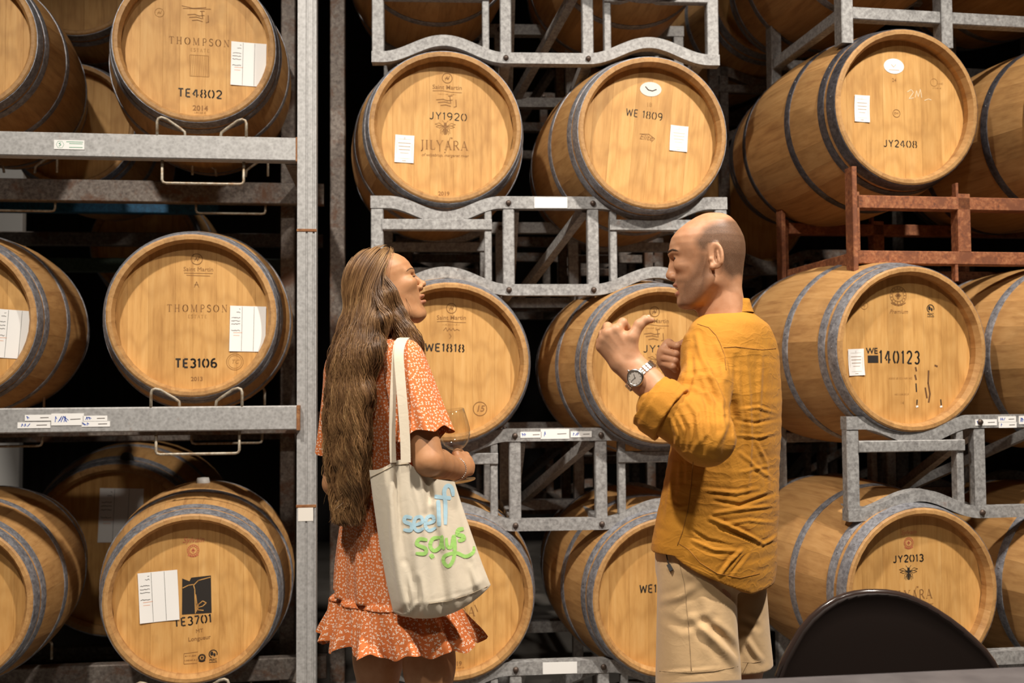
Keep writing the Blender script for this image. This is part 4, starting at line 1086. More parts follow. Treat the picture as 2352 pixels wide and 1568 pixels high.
# right hand: loosely closed, half hidden behind the left sleeve
DR = 2.60
def man_right(p):
    w = mz(1330, 1120, DR+.06); d = seg(p, mz(1500, 1420, DR+.10), w, .040, .029)
    mc = [mz(1180,665,DR+.015), mz(1110,760,DR+.008), mz(1095,850,DR+.010), mz(1105,930,DR+.016)]
    for m, r in zip(mc, (.0150,.0155,.0145,.0125)): d = smin(d, seg(p, w, m, .024, r), .016)
    for m, b, c_ in zip(mc, ((1300,690),(1285,800),(1270,895),(1240,975)), ((1350,770),(1345,860),(1310,950),(1275,1020))):
        d = smin(d, chain(p, [m+np.array([0,-.008,0]), mz(*b, DR-.028), mz(*c_, DR-.012)], [.0102,.0092,.0084], .004), .0022)
    d = smin(d, chain(p, [w, mz(1330,700,DR+.01), mz(1395,640,DR-.01)], [.018,.0125,.010], .006), .012)
    return d
# hidden body under the clothes: chest, hips, legs down to the floor
AL = math.radians(34); FW = np.array([-math.cos(AL), math.sin(AL), 0]); LT = np.cross([0,0,1.0], FW)
def zz(py, d=2.5): return PV(1176, py, d)[2]
CT = PV(1668, 900, 2.50)
HIP = PV(1648, 1260, 2.50)
legc = {1: HIP+LT*.095, -1: HIP-LT*.095}
def man_body(p):
    d = chain(p, [np.array([CT[0], CT[1], 1.50]), np.array([CT[0], CT[1], 1.30]), np.array([HIP[0], HIP[1], 1.0]), np.array([HIP[0], HIP[1], .92])], [.045,.078,.085,.09], .04)
    d = smin(d, seg(p, CT*np.array([1,1,0])+LT*.11+np.array([0,0,1.40]), CT*np.array([1,1,0])-LT*.11+np.array([0,0,1.40]), .045, .045), .03)
    rsh = CT*np.array([1,1,0])-LT*.14+np.array([0,0,1.41]); rel = mz(1560,1560,DR+.14)
    d = smin(d, chain(p, [rsh, rel, mz(1500,1420,DR+.10)], [.040,.037,.036], .02), .02)
    d = smin(d, seg(p, CT*np.array([1,1,0])+LT*.11+np.array([0,0,1.40]), SHO, .042, .038), .02)
    for sg, off in ((1, 0.0), (-1, 0.0)):
        L0 = legc[sg]; kn = np.array([L0[0]+LT[0]*sg*.02-FW[0]*.0, L0[1]+LT[1]*sg*.02, .50]); an = kn*np.array([1,1,0])-FW*.03+np.array([0,0,.09])
        d = smin(d, chain(p, [L0*np.array([1,1,0])+np.array([0,0,.90]), kn+np.array([0,0,.14]), kn, kn+np.array([0,0,-.10])-FW*.015, an], [.082,.066,.056,.052,.038], .03), .03)
    return d
HB = (HM_O-np.array([.135,.135,.185]), HM_O+np.array([.145,.135,.135]))
LB = (np.minimum(np.minimum(SHO, ELB), np.minimum(WRI, mz(150,640,D0)))-.085, np.array([max(SHO[0], ELB[0])+.085, 2.56, mz(560,250,D0)[2]+.05]))
RB = (mz(1000,1560,DR)+np.array([-.02,-.09,-.07]), mz(1660,540,DR)+np.array([.06,.20,.05]))
def man_all(p): return boxed(p, [(lambda q: man_head(HM.local(q)), *HB), (man_left, *LB), (man_right, *RB), (man_body, (-9,-9,-9), (9,9,9))])
man = empty('person', (HIP[0], HIP[1], 0), 0, 'man in a mustard linen shirt and khaki shorts gesturing with a raised thumb', 'person')
vv, ff = surface(man_all, (LB[0][0], LB[0][1]-.02, .05), (CT[0]+.26, CT[1]+.36, 1.80), .0021, 1, levels((.05,.74,.009), (.74,1.20,.007), (1.20,1.80,.0021)))
v = HM.local(vv)
ux = HM.x0 - v[:,0]/HM.k; uz = HM.z0 - v[:,2]/HM.k; nn = nz(v, 160, 3)*14
scalp = soft_poly(ux+nn, uz+nn, [(585,470),(640,415),(700,330),(800,262),(930,215),(1060,190),(1150,170),(1400,200),(1420,1000),(1180,960),(1060,1010),(930,900),(900,620),(800,600),(760,560),(735,640),(655,640),(600,560)], 48)*.90
lat = np.clip((np.abs(v[:,1])-.0)/.03, 0, 1)
scalp *= np.where(uz < 330, np.clip((np.abs(v[:,1])-.012-(330-uz)*.00012+np.clip(ux-880,0,400)*.00022)/.022, 0, 1), 1)
beard = soft_poly(ux+nn, uz+nn, [(640,640),(730,690),(745,880),(700,1180),(560,1400),(340,1380),(340,1215),(385,1150),(395,1060),(290,1050),(275,1000),(400,975),(470,985),(560,880),(600,760)], 50)*.66
neckb = soft_poly(ux, uz, [(560,1340),(760,1180),(820,1250),(700,1480),(560,1480)], 60)*.25
ear_m = np.clip((np.abs(v[:,1])-.0765)/.004, 0, 1)*((ux > 740)&(ux < 980)&(uz > 520)&(uz < 920))
inh = (v[:,2] > -.15)&(np.linalg.norm(v, axis=1) < .20)
hairm = inh*np.maximum(np.maximum(scalp, beard), neckb)*(1-ear_m)
lip = np.maximum(soft_poly(ux, uz, [(285,1030),(400,1060),(400,1085),(285,1078)], 10), soft_poly(ux, uz, [(310,1130),(400,1120),(400,1190),(320,1195)], 12))*(np.abs(v[:,1]) < .024)


put('body', raw_mesh('body', vv, ff, M['skin_man'], {'hair': ('FLOAT', hairm), 'lip': ('FLOAT', lip*inh)}), man)
def eyeball(H, x, z, l, r, parent, look):
    c = H.world(H.pt(x, z, l)[None])[0]; mb = MB(); n = 20
    R = Vector(look).to_track_quat('Z', 'Y').to_matrix()
    prof = [(r*math.sin(a), r*math.cos(a)) for a in np.linspace(0.0, math.pi, 14)]
    mb.lathe(prof, n, 'Z'); mb.v = [tuple(R@Vector(p)+Vector(c)) for p in mb.v]
    e = put('eyeball', mb.mesh('eyeball', M['eye_white'], True), parent)
    ir = MB(); ir.lathe([(0.0, r*1.035), (r*.30, r*.995), (r*.52, r*.88)], n, 'Z'); ir.v = [tuple(R@Vector(p)+Vector(c)) for p in ir.v]
    me = ir.mesh('iris', M['iris'], True); io = link('iris', me, e); return e
def eyeball_at(H, c, r, parent, look):
    return eyeball(H, H.x0-c[0]/H.k, H.z0-c[2]/H.k, c[1], r, parent, look)
def surf_line(H, fn, pts, r, name, mat, parent, lift=.0006):
    q = [np.array([face_f(fn, l, H.u(z))+lift, l, H.u(z)]) for z, l in pts]; mb = MB(); mb.tube([H.world(p[None])[0] for p in q], r, 6); return put(name, mb.mesh(name, mat, True), parent)
def make_brow(H, fn, sg, parent, mat, z0=598, n=84, arch=34, l0=.012, l1=.050, seed=4, thick=14):
    eb = MB(); rg = random.Random(seed+sg)
    for i in range(n):
        t_ = i/(n-1); z = z0-arch*math.sin(t_*2.2)+t_*16+rg.uniform(-1, 1)*thick*(1-.6*t_); l = sg*(l0+(l1-l0)*t_)
        pts = []
        for k_, dl, du in ((0,0,0), (1,.0025,.0008-.0022*t_), (2,.0055,.0010-.0050*t_)):
            ll = l+sg*dl; uu = H.u(z)+du; pts.append(H.world(np.array([face_f(fn, ll, uu)+.0004+.0008*(k_ == 1), ll, uu])[None])[0])
        eb.tube(pts, [.0007,.0008,.0002], 4)
    put('eyebrow', eb.mesh('eyebrow', mat, True), parent)
look_m = HM.R@np.array([.98, -.05, -.02])
for sg, c in zip((-1, 1), EYE_M):
    eyeball_at(HM, c, .0121, man, look_m)
    surf_line(HM, man_head, [(707,sg*.0205),(690,sg*.026),(677,sg*.0315),(682,sg*.037),(700,sg*.0425)], [.0004,.0009,.0010,.0009,.0004], 'upper_lashes', M['brow'], man)
    make_brow(HM, man_head, sg, man, M['brow'])
tb = MB(); tb.tube([HM.world(HM.pt(x, 1088, l)[None])[0] for x, l in ((372,-.018),(340,-.011),(330,0),(340,.011),(372,.018))], .0042, 6)
put('teeth', tb.mesh('teeth', M['teeth'], True), man)
# thumb nail
nl = MB(); a_ = mz(905,318,D0-.0125); nl.lathe([(0,.0012),(.003,.0011),(.0046,.0)], 12, 'Z')
q_ = Vector(mz(900,300,D0-.03)-mz(905,330,D0)).to_track_quat('Z', 'X').to_matrix(); nl.v = [tuple(q_@Vector((p[0]*1.4,p[1],p[2]))+Vector(a_)+Vector((0,.003,.004))) for p in nl.v]
put('thumb_nail', nl.mesh('thumb_nail', plain('nail', (0.66,0.42,0.31), 0.3), True), man)

# shirt: mustard linen, band collar, rolled sleeves, curved tail
def at_row(py, pxc, a, b, dd=2.50):
    c = PV(pxc, py, dd); return (c[2], c[0], c[1], a, b)
rows_s = [at_row(706,1670,.040,.040), at_row(713,1671,.050,.049), at_row(721,1673,.068,.059), at_row(731,1675,.098,.074), at_row(745,1678,.130,.086), at_row(775,1679,.153,.096), at_row(810,1680,.166,.102),
          at_row(860,1680,.172,.107), at_row(920,1678,.176,.112), at_row(1000,1670,.182,.118), at_row(1080,1661,.188,.124), at_row(1160,1653,.195,.131), at_row(1240,1643,.203,.139), at_row(1300,1640,.200,.140), at_row(1360,1638,.192,.136)]
SH = Slices(rows_s, LT, 2.3)
def hem_z(p):
    cx, cy, a, b = SH.at(p[:,2]); dx, dy = p[:,0]-cx, p[:,1]-cy
    back = -(dx*FW[0]+dy*FW[1]); side = dx*LT[0]+dy*LT[1]; r = np.hypot(back, side)+1e-6
    cb = np.clip((back+.02)/r, 0, 1); return zz(1256) - (zz(1256)-zz(1342))*cb**.85 + .01*np.sin(side*40)*0
CUF = PV(1520, 938, 2.268)
def shirt(p):
    d = SH(p)
    arm_l = chain(p, [SHO+LT*-.01+np.array([0,0,-.002]), SHO+(ELB-SHO)*.5+np.array([-.006,0,0]), ELB+np.array([.010,.004,-.004]), CUF], [.054,.056,.060,.058], .03)
    d = smin(d, arm_l, .035)
    rs = CT*np.array([1,1,0])-LT*.14+np.array([0,0,1.405]); d = smin(d, chain(p, [rs, mz(1560,1560,DR+.14), mz(1480,1330,DR+.09)], [.056,.056,.052], .03), .035)
    d = np.maximum(d, hem_z(p)-p[:,2])
    return d
sv, sf = surface(shirt, (CT[0]-.34, CT[1]-.36, .845), (CT[0]+.26, CT[1]+.30, 1.60), .0034, 2)
sv = sv + normals(sv, sf)*(nz(sv*np.array([1,1,1.6]), 38, 5)*.0030 + nz(sv*np.array([.7,.7,2.0]), 80, 9)*.0013)[:, None]
folds = [([(1712,815),(1718,900),(1722,1010),(1716,1120)], 9, .007), ([(1748,812),(1745,880),(1742,960)], 8, .005), ([(1690,820),(1688,900),(1678,980)], 8, -.005),
         ([(1672,880),(1690,960),(1660,1050)], 12, -.008), ([(1700,940),(1740,935),(1788,950)], 5, .004), ([(1690,965),(1735,972),(1785,962)], 5, -.004), ([(1695,1000),(1745,1004),(1790,992)], 5, .004),
         ([(1620,1125),(1690,1132),(1742,1122)], 6, .005), ([(1640,1150),(1700,1160),(1790,1128)], 6, -.005), ([(1640,1178),(1712,1168),(1790,1160)], 5, .005), ([(1655,1205),(1720,1195),(1790,1202)], 5, .004),
         ([(1630,1190),(1690,1215),(1752,1248)], 6, .008), ([(1650,1212),(1700,1230),(1735,1242)], 5, -.005), ([(1752,1250),(1775,1238),(1792,1225)], 5, .006), ([(1655,1320),(1675,1290),(1705,1262)], 6, .007), ([(1675,1322),(1700,1290),(1718,1268)], 5, -.005),
         ([(1590,1240),(1640,1262),(1700,1266)], 6, .005), ([(1585,1215),(1625,1240),(1680,1252)], 5, -.004), ([(1700,1040),(1745,1080),(1790,1110)], 6, .004), ([(1735,1010),(1760,1060),(1765,1120)], 6, .004), ([(1700,1085),(1740,1075),(1790,1065)], 5, .003),
         ([(1545,1060),(1540,1120),(1530,1190)], 8, .004), ([(1570,1060),(1568,1110)], 7, -.004), ([(1530,1150),(1560,1165),(1585,1160)], 5, .003),
         ([(1600,770),(1612,820),(1640,880),(1662,930)], 9, .007), ([(1588,800),(1590,860),(1570,920)], 9, -.006), ([(1645,790),(1665,830),(1672,870)], 8, .006), ([(1630,850),(1655,920),(1660,990),(1640,1035)], 9, .007), ([(1600,860),(1625,930),(1630,1000),(1612,1040)], 9, -.006),
         ([(1568,905),(1600,950),(1606,1010),(1590,1040)], 8, .007), ([(1555,940),(1578,985),(1572,1030)], 7, -.006), ([(1540,960),(1556,1000),(1550,1030)], 7, .006), ([(1580,890),(1625,905),(1660,950)], 8, .005), ([(1575,860),(1620,850),(1655,870)], 8, -.005)]
sv = creases(sv, sf, [(a, w*.72, m_*.72) for a, w, m_ in folds])
M['linen'] = cloth_mat('mustard_linen', (0.53,0.225,0.012), (0.46,0.18,0.008), 700, 0.26, crease=0.45, sheen=0.04)
sho = put('shirt', raw_mesh('shirt', sv, sf, M['linen']), man)
M['linen_dark'] = plain('linen_seam', (0.30,0.125,0.018), 0.9)
def on_surface(v, f, pts, lift=0.0015):
    """drop picture points onto the side of a mesh that faces the lens"""
    pj = project(v); n = normals(v, f); tc = np.array(CAM_M.translation)-v; tc /= np.linalg.norm(tc, axis=1, keepdims=True); ok = (n*tc).sum(1) > 0.02
    out = []; px_ = np.array(pts); m = ok & (pj[:,0] > px_[:,0].min()-12) & (pj[:,0] < px_[:,0].max()+12) & (pj[:,1] > px_[:,1].min()-12) & (pj[:,1] < px_[:,1].max()+12); pj = pj[m] if m.sum() > 4 else pj
    for x, y in pts:
        dd = np.hypot(pj[:,0]-x, pj[:,1]-y)+(pj[:,2]-2.2)*8; i = np.argpartition(dd, 5)[:6]; i = i[pj[i,2] < pj[i,2].min()+.02]; ww_ = 1/(dd[i]+.5)**2; q = PV(x, y, (pj[i,2]*ww_).sum()/ww_.sum()); out.append(q + (np.array(CAM_M.translation)-q)/np.linalg.norm(np.array(CAM_M.translation)-q)*lift)
    return out
def densify(pts, step):
    o = []
    for (a, b) in zip(pts, pts[1:]):
        n = max(1, int(math.dist(a, b)/step)); o += [(a[0]+(b[0]-a[0])*i/n, a[1]+(b[1]-a[1])*i/n) for i in range(n)]
    return o+[pts[-1]]
for nm, pts, r in (('yoke_seam', [(1662,798),(1690,796),(1720,800),(1750,803),(1782,800)], .0011), ('armhole_seam', [(1602,744),(1628,752),(1645,770),(1655,790),(1664,815),(1668,850)], .0010), ('side_seam', [(1592,1060),(1588,1110),(1580,1170),(1568,1220),(1556,1252)], .0009),
                   ('hem_seam', [(1556,1246),(1582,1262),(1608,1292),(1648,1317),(1700,1327),(1745,1317)], .0009)):
    q = MB(); q.tube(on_surface(sv, sf, densify(pts, 8), .0004), r, 5); me = q.mesh(nm, M['linen_dark'], True); link(nm, me, sho)
# band collar
ring = []
for k in range(40):
    a = 2*math.pi*k/40; c0 = PV(1687, 694, 2.5)
    ring.append((math.cos(a), math.sin(a)))
cv, cf = [], []
lev = [(724,.0640,.004), (713,.0585,.004), (703,.0540,.004), (693,.0520,.002), (693,.0490,.0), (709,.0495,.0)]
for py, r, o in lev:
    c0 = PV(1668+(724-py)*.10, py, 2.5)
    for c, s_ in ring:
        dirv = LT*c+FW*s_; up = .006*max(0, -s_) - .016*max(0, s_)
        cv.append(c0+dirv*(r+o)+np.array([0,0,up]))
for j in range(len(lev)-1):
    for k in range(40): cf.append((j*40+k, j*40+(k+1) % 40, (j+1)*40+(k+1) % 40, (j+1)*40+k))
link('collar', raw_mesh('collar', np.array(cv), np.array(cf), M['linen']), sho)
# rolled cuff: folded band standing off the forearm
def cuff_fn(p):
    ax = (CUF-ELB)/np.linalg.norm(CUF-ELB); c = CUF+ax*.006
    t = (p-c)@ax; r = np.linalg.norm((p-c)-t[:, None]*ax, axis=1)
    d = np.maximum(np.abs(r-.0585)-.0055, np.abs(t)-.027); d2 = np.maximum(np.abs(r-.064)-.004, np.abs(t+.010)-.020)
    return smin(d, d2, .004)-.002
cvv, cff = surface(cuff_fn, CUF-.10, CUF+.10, .0035, 2)
cvv = cvv+normals(cvv, cff)*(nz(cvv, 130, 2)*.0028)[:, None]
link('cuff', raw_mesh('cuff', cvv, cff, M['linen']), sho)
# shorts
def shorts(p):
    c = HIP*np.array([1,1,0]); q = p
    d = Slices([(z_, HIP[0]+FW[0]*.016, HIP[1]+FW[1]*.016, a, b) for z_, o, a, b in ((.845,0,.150,.112),(.88,0,.168,.130),(.93,0,.168,.130),(1.0,0,.150,.110),(1.04,0,.145,.105))], LT, 2.2)(p)
    for sg in (1, -1):
        L0 = legc[sg]; hem = zz(1556) if sg > 0 else zz(1540)-.012
        top = np.array([L0[0], L0[1], .91])+FW*.016; bot = np.array([L0[0]+LT[0]*sg*.018, L0[1]+LT[1]*sg*.018, hem-.06])+FW*.008
        leg = seg(p, top, bot, .094, .104); leg = np.maximum(leg, hem-p[:,2]); d = smin(d, leg, .012)
    return d
hv, hf = surface(shorts, (HIP[0]-.30, HIP[1]-.30, .58), (HIP[0]+.30, HIP[1]+.32, 1.05), .0045, 2)
hv = hv+normals(hv, hf)*(nz(hv, 30, 8)*.0028+nz(hv*np.array([1,1,.5]), 70, 6)*.0012)[:, None]
hv = creases(hv, hf, [([(1560,1300),(1620,1330),(1690,1350)], 14, .006), ([(1600,1290),(1650,1340),(1692,1380)], 9, -.006), ([(1590,1420),(1640,1470),(1695,1530)], 10, .006), ([(1615,1425),(1660,1460),(1698,1500)], 9, -.006), ([(1520,1380),(1560,1370),(1600,1345)], 9, .004),
                      ([(1530,1420),(1570,1440),(1640,1420)], 10, -.003), ([(1710,1460),(1735,1500),(1748,1515)], 7, .006), ([(1705,1420),(1740,1440)], 8, -.005), ([(1700,1345),(1730,1350),(1755,1335)], 8, .006), ([(1600,1330),(1625,1400),(1620,1500)], 12, .003), ([(1655,1535),(1600,1540),(1520,1545)], 4, .002)])
M['khaki'] = cloth_mat('khaki_cotton', (0.63,0.42,0.215), (0.56,0.36,0.175), 1200, 0.14, crease=0.2)
sh2 = put('shorts', raw_mesh('shorts', hv, hf, M['khaki']), man)
M['khaki_seam'] = plain('khaki_seam', (0.33,0.22,0.115), 0.9)
for nm, pts in (('hem_seam', [(1515,1541),(1580,1545),(1640,1541),(1695,1530)]), ('side_seam', [(1556,1275),(1572,1340),(1580,1420),(1586,1500),(1588,1540)]), ('hem_seam', [(1706,1520),(1730,1522),(1748,1518)])):
    q = MB(); q.tube(on_surface(hv, hf, densify(pts, 10), .0002), .0008, 5); link(nm, q.mesh(nm, M['khaki_seam'], True), sh2)
cord = on_surface(hv, hf, densify([(1527,1254),(1532,1280),(1537,1300)], 6), .006); q = MB(); q.tube(cord, .0016, 6); link('zip_cord', q.mesh('zip_cord', M['ink'], True), sh2)
cord = on_surface(hv, hf, [(1535,1296),(1543,1310)], .007); q = MB(); q.bar(cord[0], cord[1], .0095, .004, (0,-1,0)); link('zip_tag', q.mesh('zip_tag', M['ink']), sh2)
# shoes below the frame
M['shoe'] = plain('brown_leather', (0.10,0.05,0.03), 0.5)
for sg in (1, -1):
    L0 = legc[sg]+LT*sg*.02; a = np.array([L0[0], L0[1], 0])-FW*.06
    fn = lambda p, a=a: np.maximum(smin(chain(p, [a+np.array([0,0,.045]), a+FW*.12+np.array([0,0,.04]), a+FW*.21+np.array([0,0,.032])], [.044,.047,.040], .03), seg(p, a+np.array([0,0,.05]), a+np.array([0,0,.10]), .045, .042), .03), .002-p[:,2])
    x = surface(fn, a+np.array([-.30,-.30,-.01]), a+np.array([.30,.30,.16]), .008, 1); put('shoe', raw_mesh('shoe', x[0], x[1], M['shoe']), man)
# wrist watch
ax = (WRI-ELB)/np.linalg.norm(WRI-ELB)
M['steel'] = plain('brushed_steel', (0.62,0.58,0.54), 0.28, 1.0)
M['dial'] = plain('watch_dial', (0.72,0.64,0.56), 0.35)
watch = empty('wrist_watch', PV(1452, 874, D0-.03), 0, 'silver steel wrist watch on the raised forearm of the man', 'watch')
side = (mz(720,880,D0)-mz(400,960,D0)); side -= ax*(side@ax); side /= np.linalg.norm(side); nrm = np.cross(ax, side)
if nrm[1] > 0: nrm = -nrm
WC = mz(690,1225,D0); WC = ELB+ax*((WC-ELB)@ax)
out = nrm*.86-side*.50; out /= np.linalg.norm(out)
tan = np.cross(ax, out)
rx_, ry_ = .0410, .0345
def wpt(a, r=1.0, t=0.0): return WC + (side*math.cos(a)*rx_ + nrm*math.sin(a)*ry_)*r + ax*t
a0 = math.atan2(out@nrm/ry_, out@side/rx_)
for i in range(22):
    a1 = a0+0.52+(2*math.pi-1.04)*i/21
    for j, tt_ in enumerate((-.0056, 0.0, .0056)):
        mb = MB(); c_ = wpt(a1, 1.0, tt_); t_ = Vector(wpt(a1+.05)-wpt(a1-.05)).normalized(); n_ = Vector(c_-WC); n_ = (n_-Vector(ax)*n_.dot(Vector(ax))); n_ = (n_-t_*n_.dot(t_)).normalized(); b_ = t_.cross(n_)
        Mx = Matrix.Translation(Vector(c_)) @ Matrix((t_, b_, n_)).transposed().to_4x4()
        mb.cbox(-.0036, .0036, -.0026, .0026, -.0016, .0016, .0006, Mx); put('bracelet_link', mb.mesh('bracelet_link', M['steel']), watch)
cc = Vector(WC+out*((rx_+ry_)/2-.001)); Rw = Matrix((Vector(tan), Vector(ax), Vector(out))).transposed().to_4x4(); Mw = Matrix.Translation(cc) @ Rw
def wpart(nm, prof, mat):
    mb = MB(); mb.lathe(prof, 36, 'Z'); mb.v = [tuple(Mw@Vector(p)) for p in mb.v]; return put(nm, mb.mesh(nm, mat, True), watch)
wpart('case', [(.0,-.004),(.0185,-.004),(.0205,-.001),(.0205,.003),(.0190,.0058),(.0163,.0062),(.0160,.0045)], M['steel'])
dl = wpart('dial', [(0.0,.0046),(.0162,.0045)], M['dial'])
hn = MB()
for ang, L, w in ((60,.009,.0014), (175,.012,.0010)):
    c, s_ = math.cos(math.radians(ang)), math.sin(math.radians(ang)); hn.add([Mw@Vector((x*c-y*s_, x*s_+y*c, .0052)) for x, y in ((-.002,-w/2),(L,-w/2),(L,w/2),(-.002,w/2))], [(0,1,2,3)])
for k in range(12):
    c, s_ = math.cos(k*math.pi/6), math.sin(k*math.pi/6); hn.add([Mw@Vector((x*c-y*s_, x*s_+y*c, .0050)) for x, y in ((.0122,-.0005),(.0145,-.0005),(.0145,.0005),(.0122,.0005))], [(0,1,2,3)])
link('hands', hn.mesh('hands', M['bolt']), dl)
cr = MB(); cr.tube([Mw@Vector((0,-.0205,0)) if False else Mw@Vector((.0,.0205,.0005)), Mw@Vector((0,.0242,.0005))], .0026, 8); put('crown', cr.mesh('crown', M['steel'], True), watch)
# ------------------------------------------------------------------ the woman
BE = math.radians(40); FWW = np.array([math.cos(BE), math.sin(BE), 0]); RT = np.array([math.sin(BE), -math.cos(BE), 0]); BK = -FWW
sq = lambda z: 640-(640-z)*.86 if z < 640 else z
rows_w = [(sq(a), b, c, w) for a, b, c, w in [(70,790,815,.004),(76,730,900,.022),(95,660,1000,.038),(140,560,1070,.052),(215,440,1140,.063),(300,352,1190,.069),(400,290,1230,.073),(500,262,1248,.0745),(590,260,1245,.0735),(660,286,1235,.072),
          (720,300,1220,.070),(800,308,1195,.0685),(900,310,1160,.066),(985,322,1120,.062),(1085,348,1030,.056),(1180,378,920,.049),(1240,394,830,.042),(1290,412,740,.034),(1325,446,650,.024),(1338,490,580,.010)]]
HW = Head(PV(877, 654, 2.55), math.radians(3), math.radians(26), 0.000178, 760, 640, rows_w)
EYE_W = eye_centres(HW, 752, .0300)
NECK_W = HW.local(np.stack([PV(872,748,2.56), PV(862,800,2.56)]))
def woman_head(q):
    H = HW; d = H.skull(q); d = eye_shape(d, q, EYE_W, .0030)
    for sg in (-1, 1):
        d = smin(d, ell(q, H.pt(440, 820, sg*.037), (.026,.017,.016)), .018)
        d = smin(d, seg(q, H.pt(282, 650, sg*.010), H.pt(370, 644, sg*.042), .005, .004), .012)
        d = smin(d, ball(q, H.pt(282, 922, sg*.0105), .0072), .006)
    d = smin(d, chain(q, [H.pt(304, 700), H.pt(274, 800), H.pt(226, 882)], [.0055,.0060,.0068], .006), .009)
    d = smin(d, ball(q, H.pt(222, 890), .0070), .005)
    for sg in (-1, 1): d = smax(d, -seg(q, H.pt(258, 962, sg*.005), H.pt(262, 925, sg*.006), .0028, .0025), .003)
    d = smin(d, ell(q, H.pt(336, 1040), (.0115,.019,.0058)), .006)
    d = smin(d, ell(q, H.pt(352, 1124), (.0115,.017,.0068)), .006)
    d = smax(d, -ell(q, H.pt(314, 1084), (.013,.016,.0022)), .003)
    d = smin(d, ell(q, H.pt(440, 1262), (.014,.018,.015)), .014)
    for sg in (-1, 1): d = smin(d, seg(q, H.pt(780, 1010, sg*.054), H.pt(520, 1270, sg*.026), .011, .010), .025)
    nk = NECK_W
    d = smin(d, chain(q, [H.pt(900, 850), nk[0], nk[1]], [.045,.044,.050], .03), .028)
    return d
# right arm bent at the elbow, hand closed round the stem of the glass
def wz(x, y, d): return PV(960+x/6.533, 900+y/6.533, d)
WS = PV(930, 822, 2.45); WE = PV(984, 1058, 2.36); WW = wz(590, 1165, 2.585)
HD = 2.60
def woman_right(p):
    fa = WW-WE
    d = chain(p, [WS, WS+(WE-WS)*.6, WE, WE+fa*.35, WE+fa*.85, WW], [.038,.039,.0375,.0370,.029,.0245], .004)
    mc = [wz(660,960,HD+.02), wz(735,1015,HD+.015), wz(778,1105,HD+.012), wz(772,1190,HD+.012)]
    for m, r in zip(mc, (.0125,.0135,.0130,.0115)): d = smin(d, seg(p, WW, m, .021, r), .014)
    for m, r in zip(mc, (.0105,.0112,.0108,.0095)): d = smin(d, ball(p, m, r), .006)
    for m, (a, b), r in zip(mc, (((630,905),(560,915)), ((720,950),(600,985)), ((760,1050),(620,1070)), ((765,1140),(640,1150))), (.0092,.0095,.0092,.0082)):
        d = smin(d, chain(p, [m, wz(*a, HD+.050), wz(*b, HD+.062)], [r*1.08, r, r*.85], .004), .005)
    d = smin(d, chain(p, [WW, wz(600,1010,HD-.004), wz(575,930,HD+.002), wz(590,890,HD+.016)], [.017,.0125,.0105,.0085], .006), .010)
    return d
WLS = PV(784, 846, 2.66); WLE = PV(770, 1110, 2.69)
TC = PV(862, 850, 2.55)
def woman_body(p):
    c = TC*np.array([1,1,0])
    hp = PV(888, 1250, 2.55); 
    d = chain(p, [PV(868,780,2.55), PV(860,860,2.55), PV(878,1120,2.55), PV(886,1230,2.55)], [.05,.080,.075,.095], .05)
    d = smin(d, seg(p, WS, WLS, .038, .034), .03)
    d = smin(d, chain(p, [WLS, WLE, PV(835,1185,2.84), PV(900,1150,2.92)], [.034,.032,.027,.022], .015), .02)
    for px, dd, kx in ((872,2.62,866), (985,2.52,985)):
        a = PV(px, 1290, dd); k_ = np.array([PV(kx,1290,dd)[0], PV(kx,1290,dd)[1], .47]); an = k_*np.array([1,1,0])+np.array([-.01,.01,.08])
        d = smin(d, chain(p, [a, a*.4+k_*.6, k_, k_+np.array([-.012,-.02,-.12]), an], [.078,.060,.047,.050,.032], .03), .03)
    return d
HWB = (np.array(HW.o)-np.array([.16,.14,.20]), np.array(HW.o)+np.array([.16,.14,.13]))
WRB = (np.array([WS[0]-.08, 2.27, WE[2]-.09]), np.array([wz(900,0,HD)[0]+.03, 2.76, WS[2]+.08]))
def woman_all(p): return boxed(p, [(lambda q: woman_head(HW.local(q)), *HWB), (woman_right, *WRB), (woman_body, (-9,-9,-9), (9,9,9))])
woman = empty('person', (PV(900,1300,2.55)[0], PV(900,1300,2.55)[1], 0), 0, 'woman with long wavy brown hair in an orange floral dress carrying a tote bag', 'person')
vv, ff = surface(woman_all, (-.56,2.25,.05), (wz(900,0,HD)[0]+.03, 3.0, 1.80), .0021, 1, levels((.05,.72,.009), (.72,1.06,.007), (1.06,1.27,.0024), (1.27,1.46,.006), (1.46,1.80,.0021)))
wv = HW.local(vv); ux = HW.x0 - wv[:,0]/HW.k; uz = HW.z0 - wv[:,2]/HW.k
lipw = np.maximum(soft_poly(ux, uz, [(268,1020),(390,1050),(390,1082),(268,1082)], 10), soft_poly(ux, uz, [(280,1086),(390,1086),(390,1140),(300,1160)], 12))*(np.abs(wv[:,1]) < .022)*.8*(np.linalg.norm(wv, axis=1) < .2)
put('body', raw_mesh('body', vv, ff, M['skin_woman'], {'hair': ('FLOAT', np.zeros(len(vv))), 'lip': ('FLOAT', lipw)}), woman)
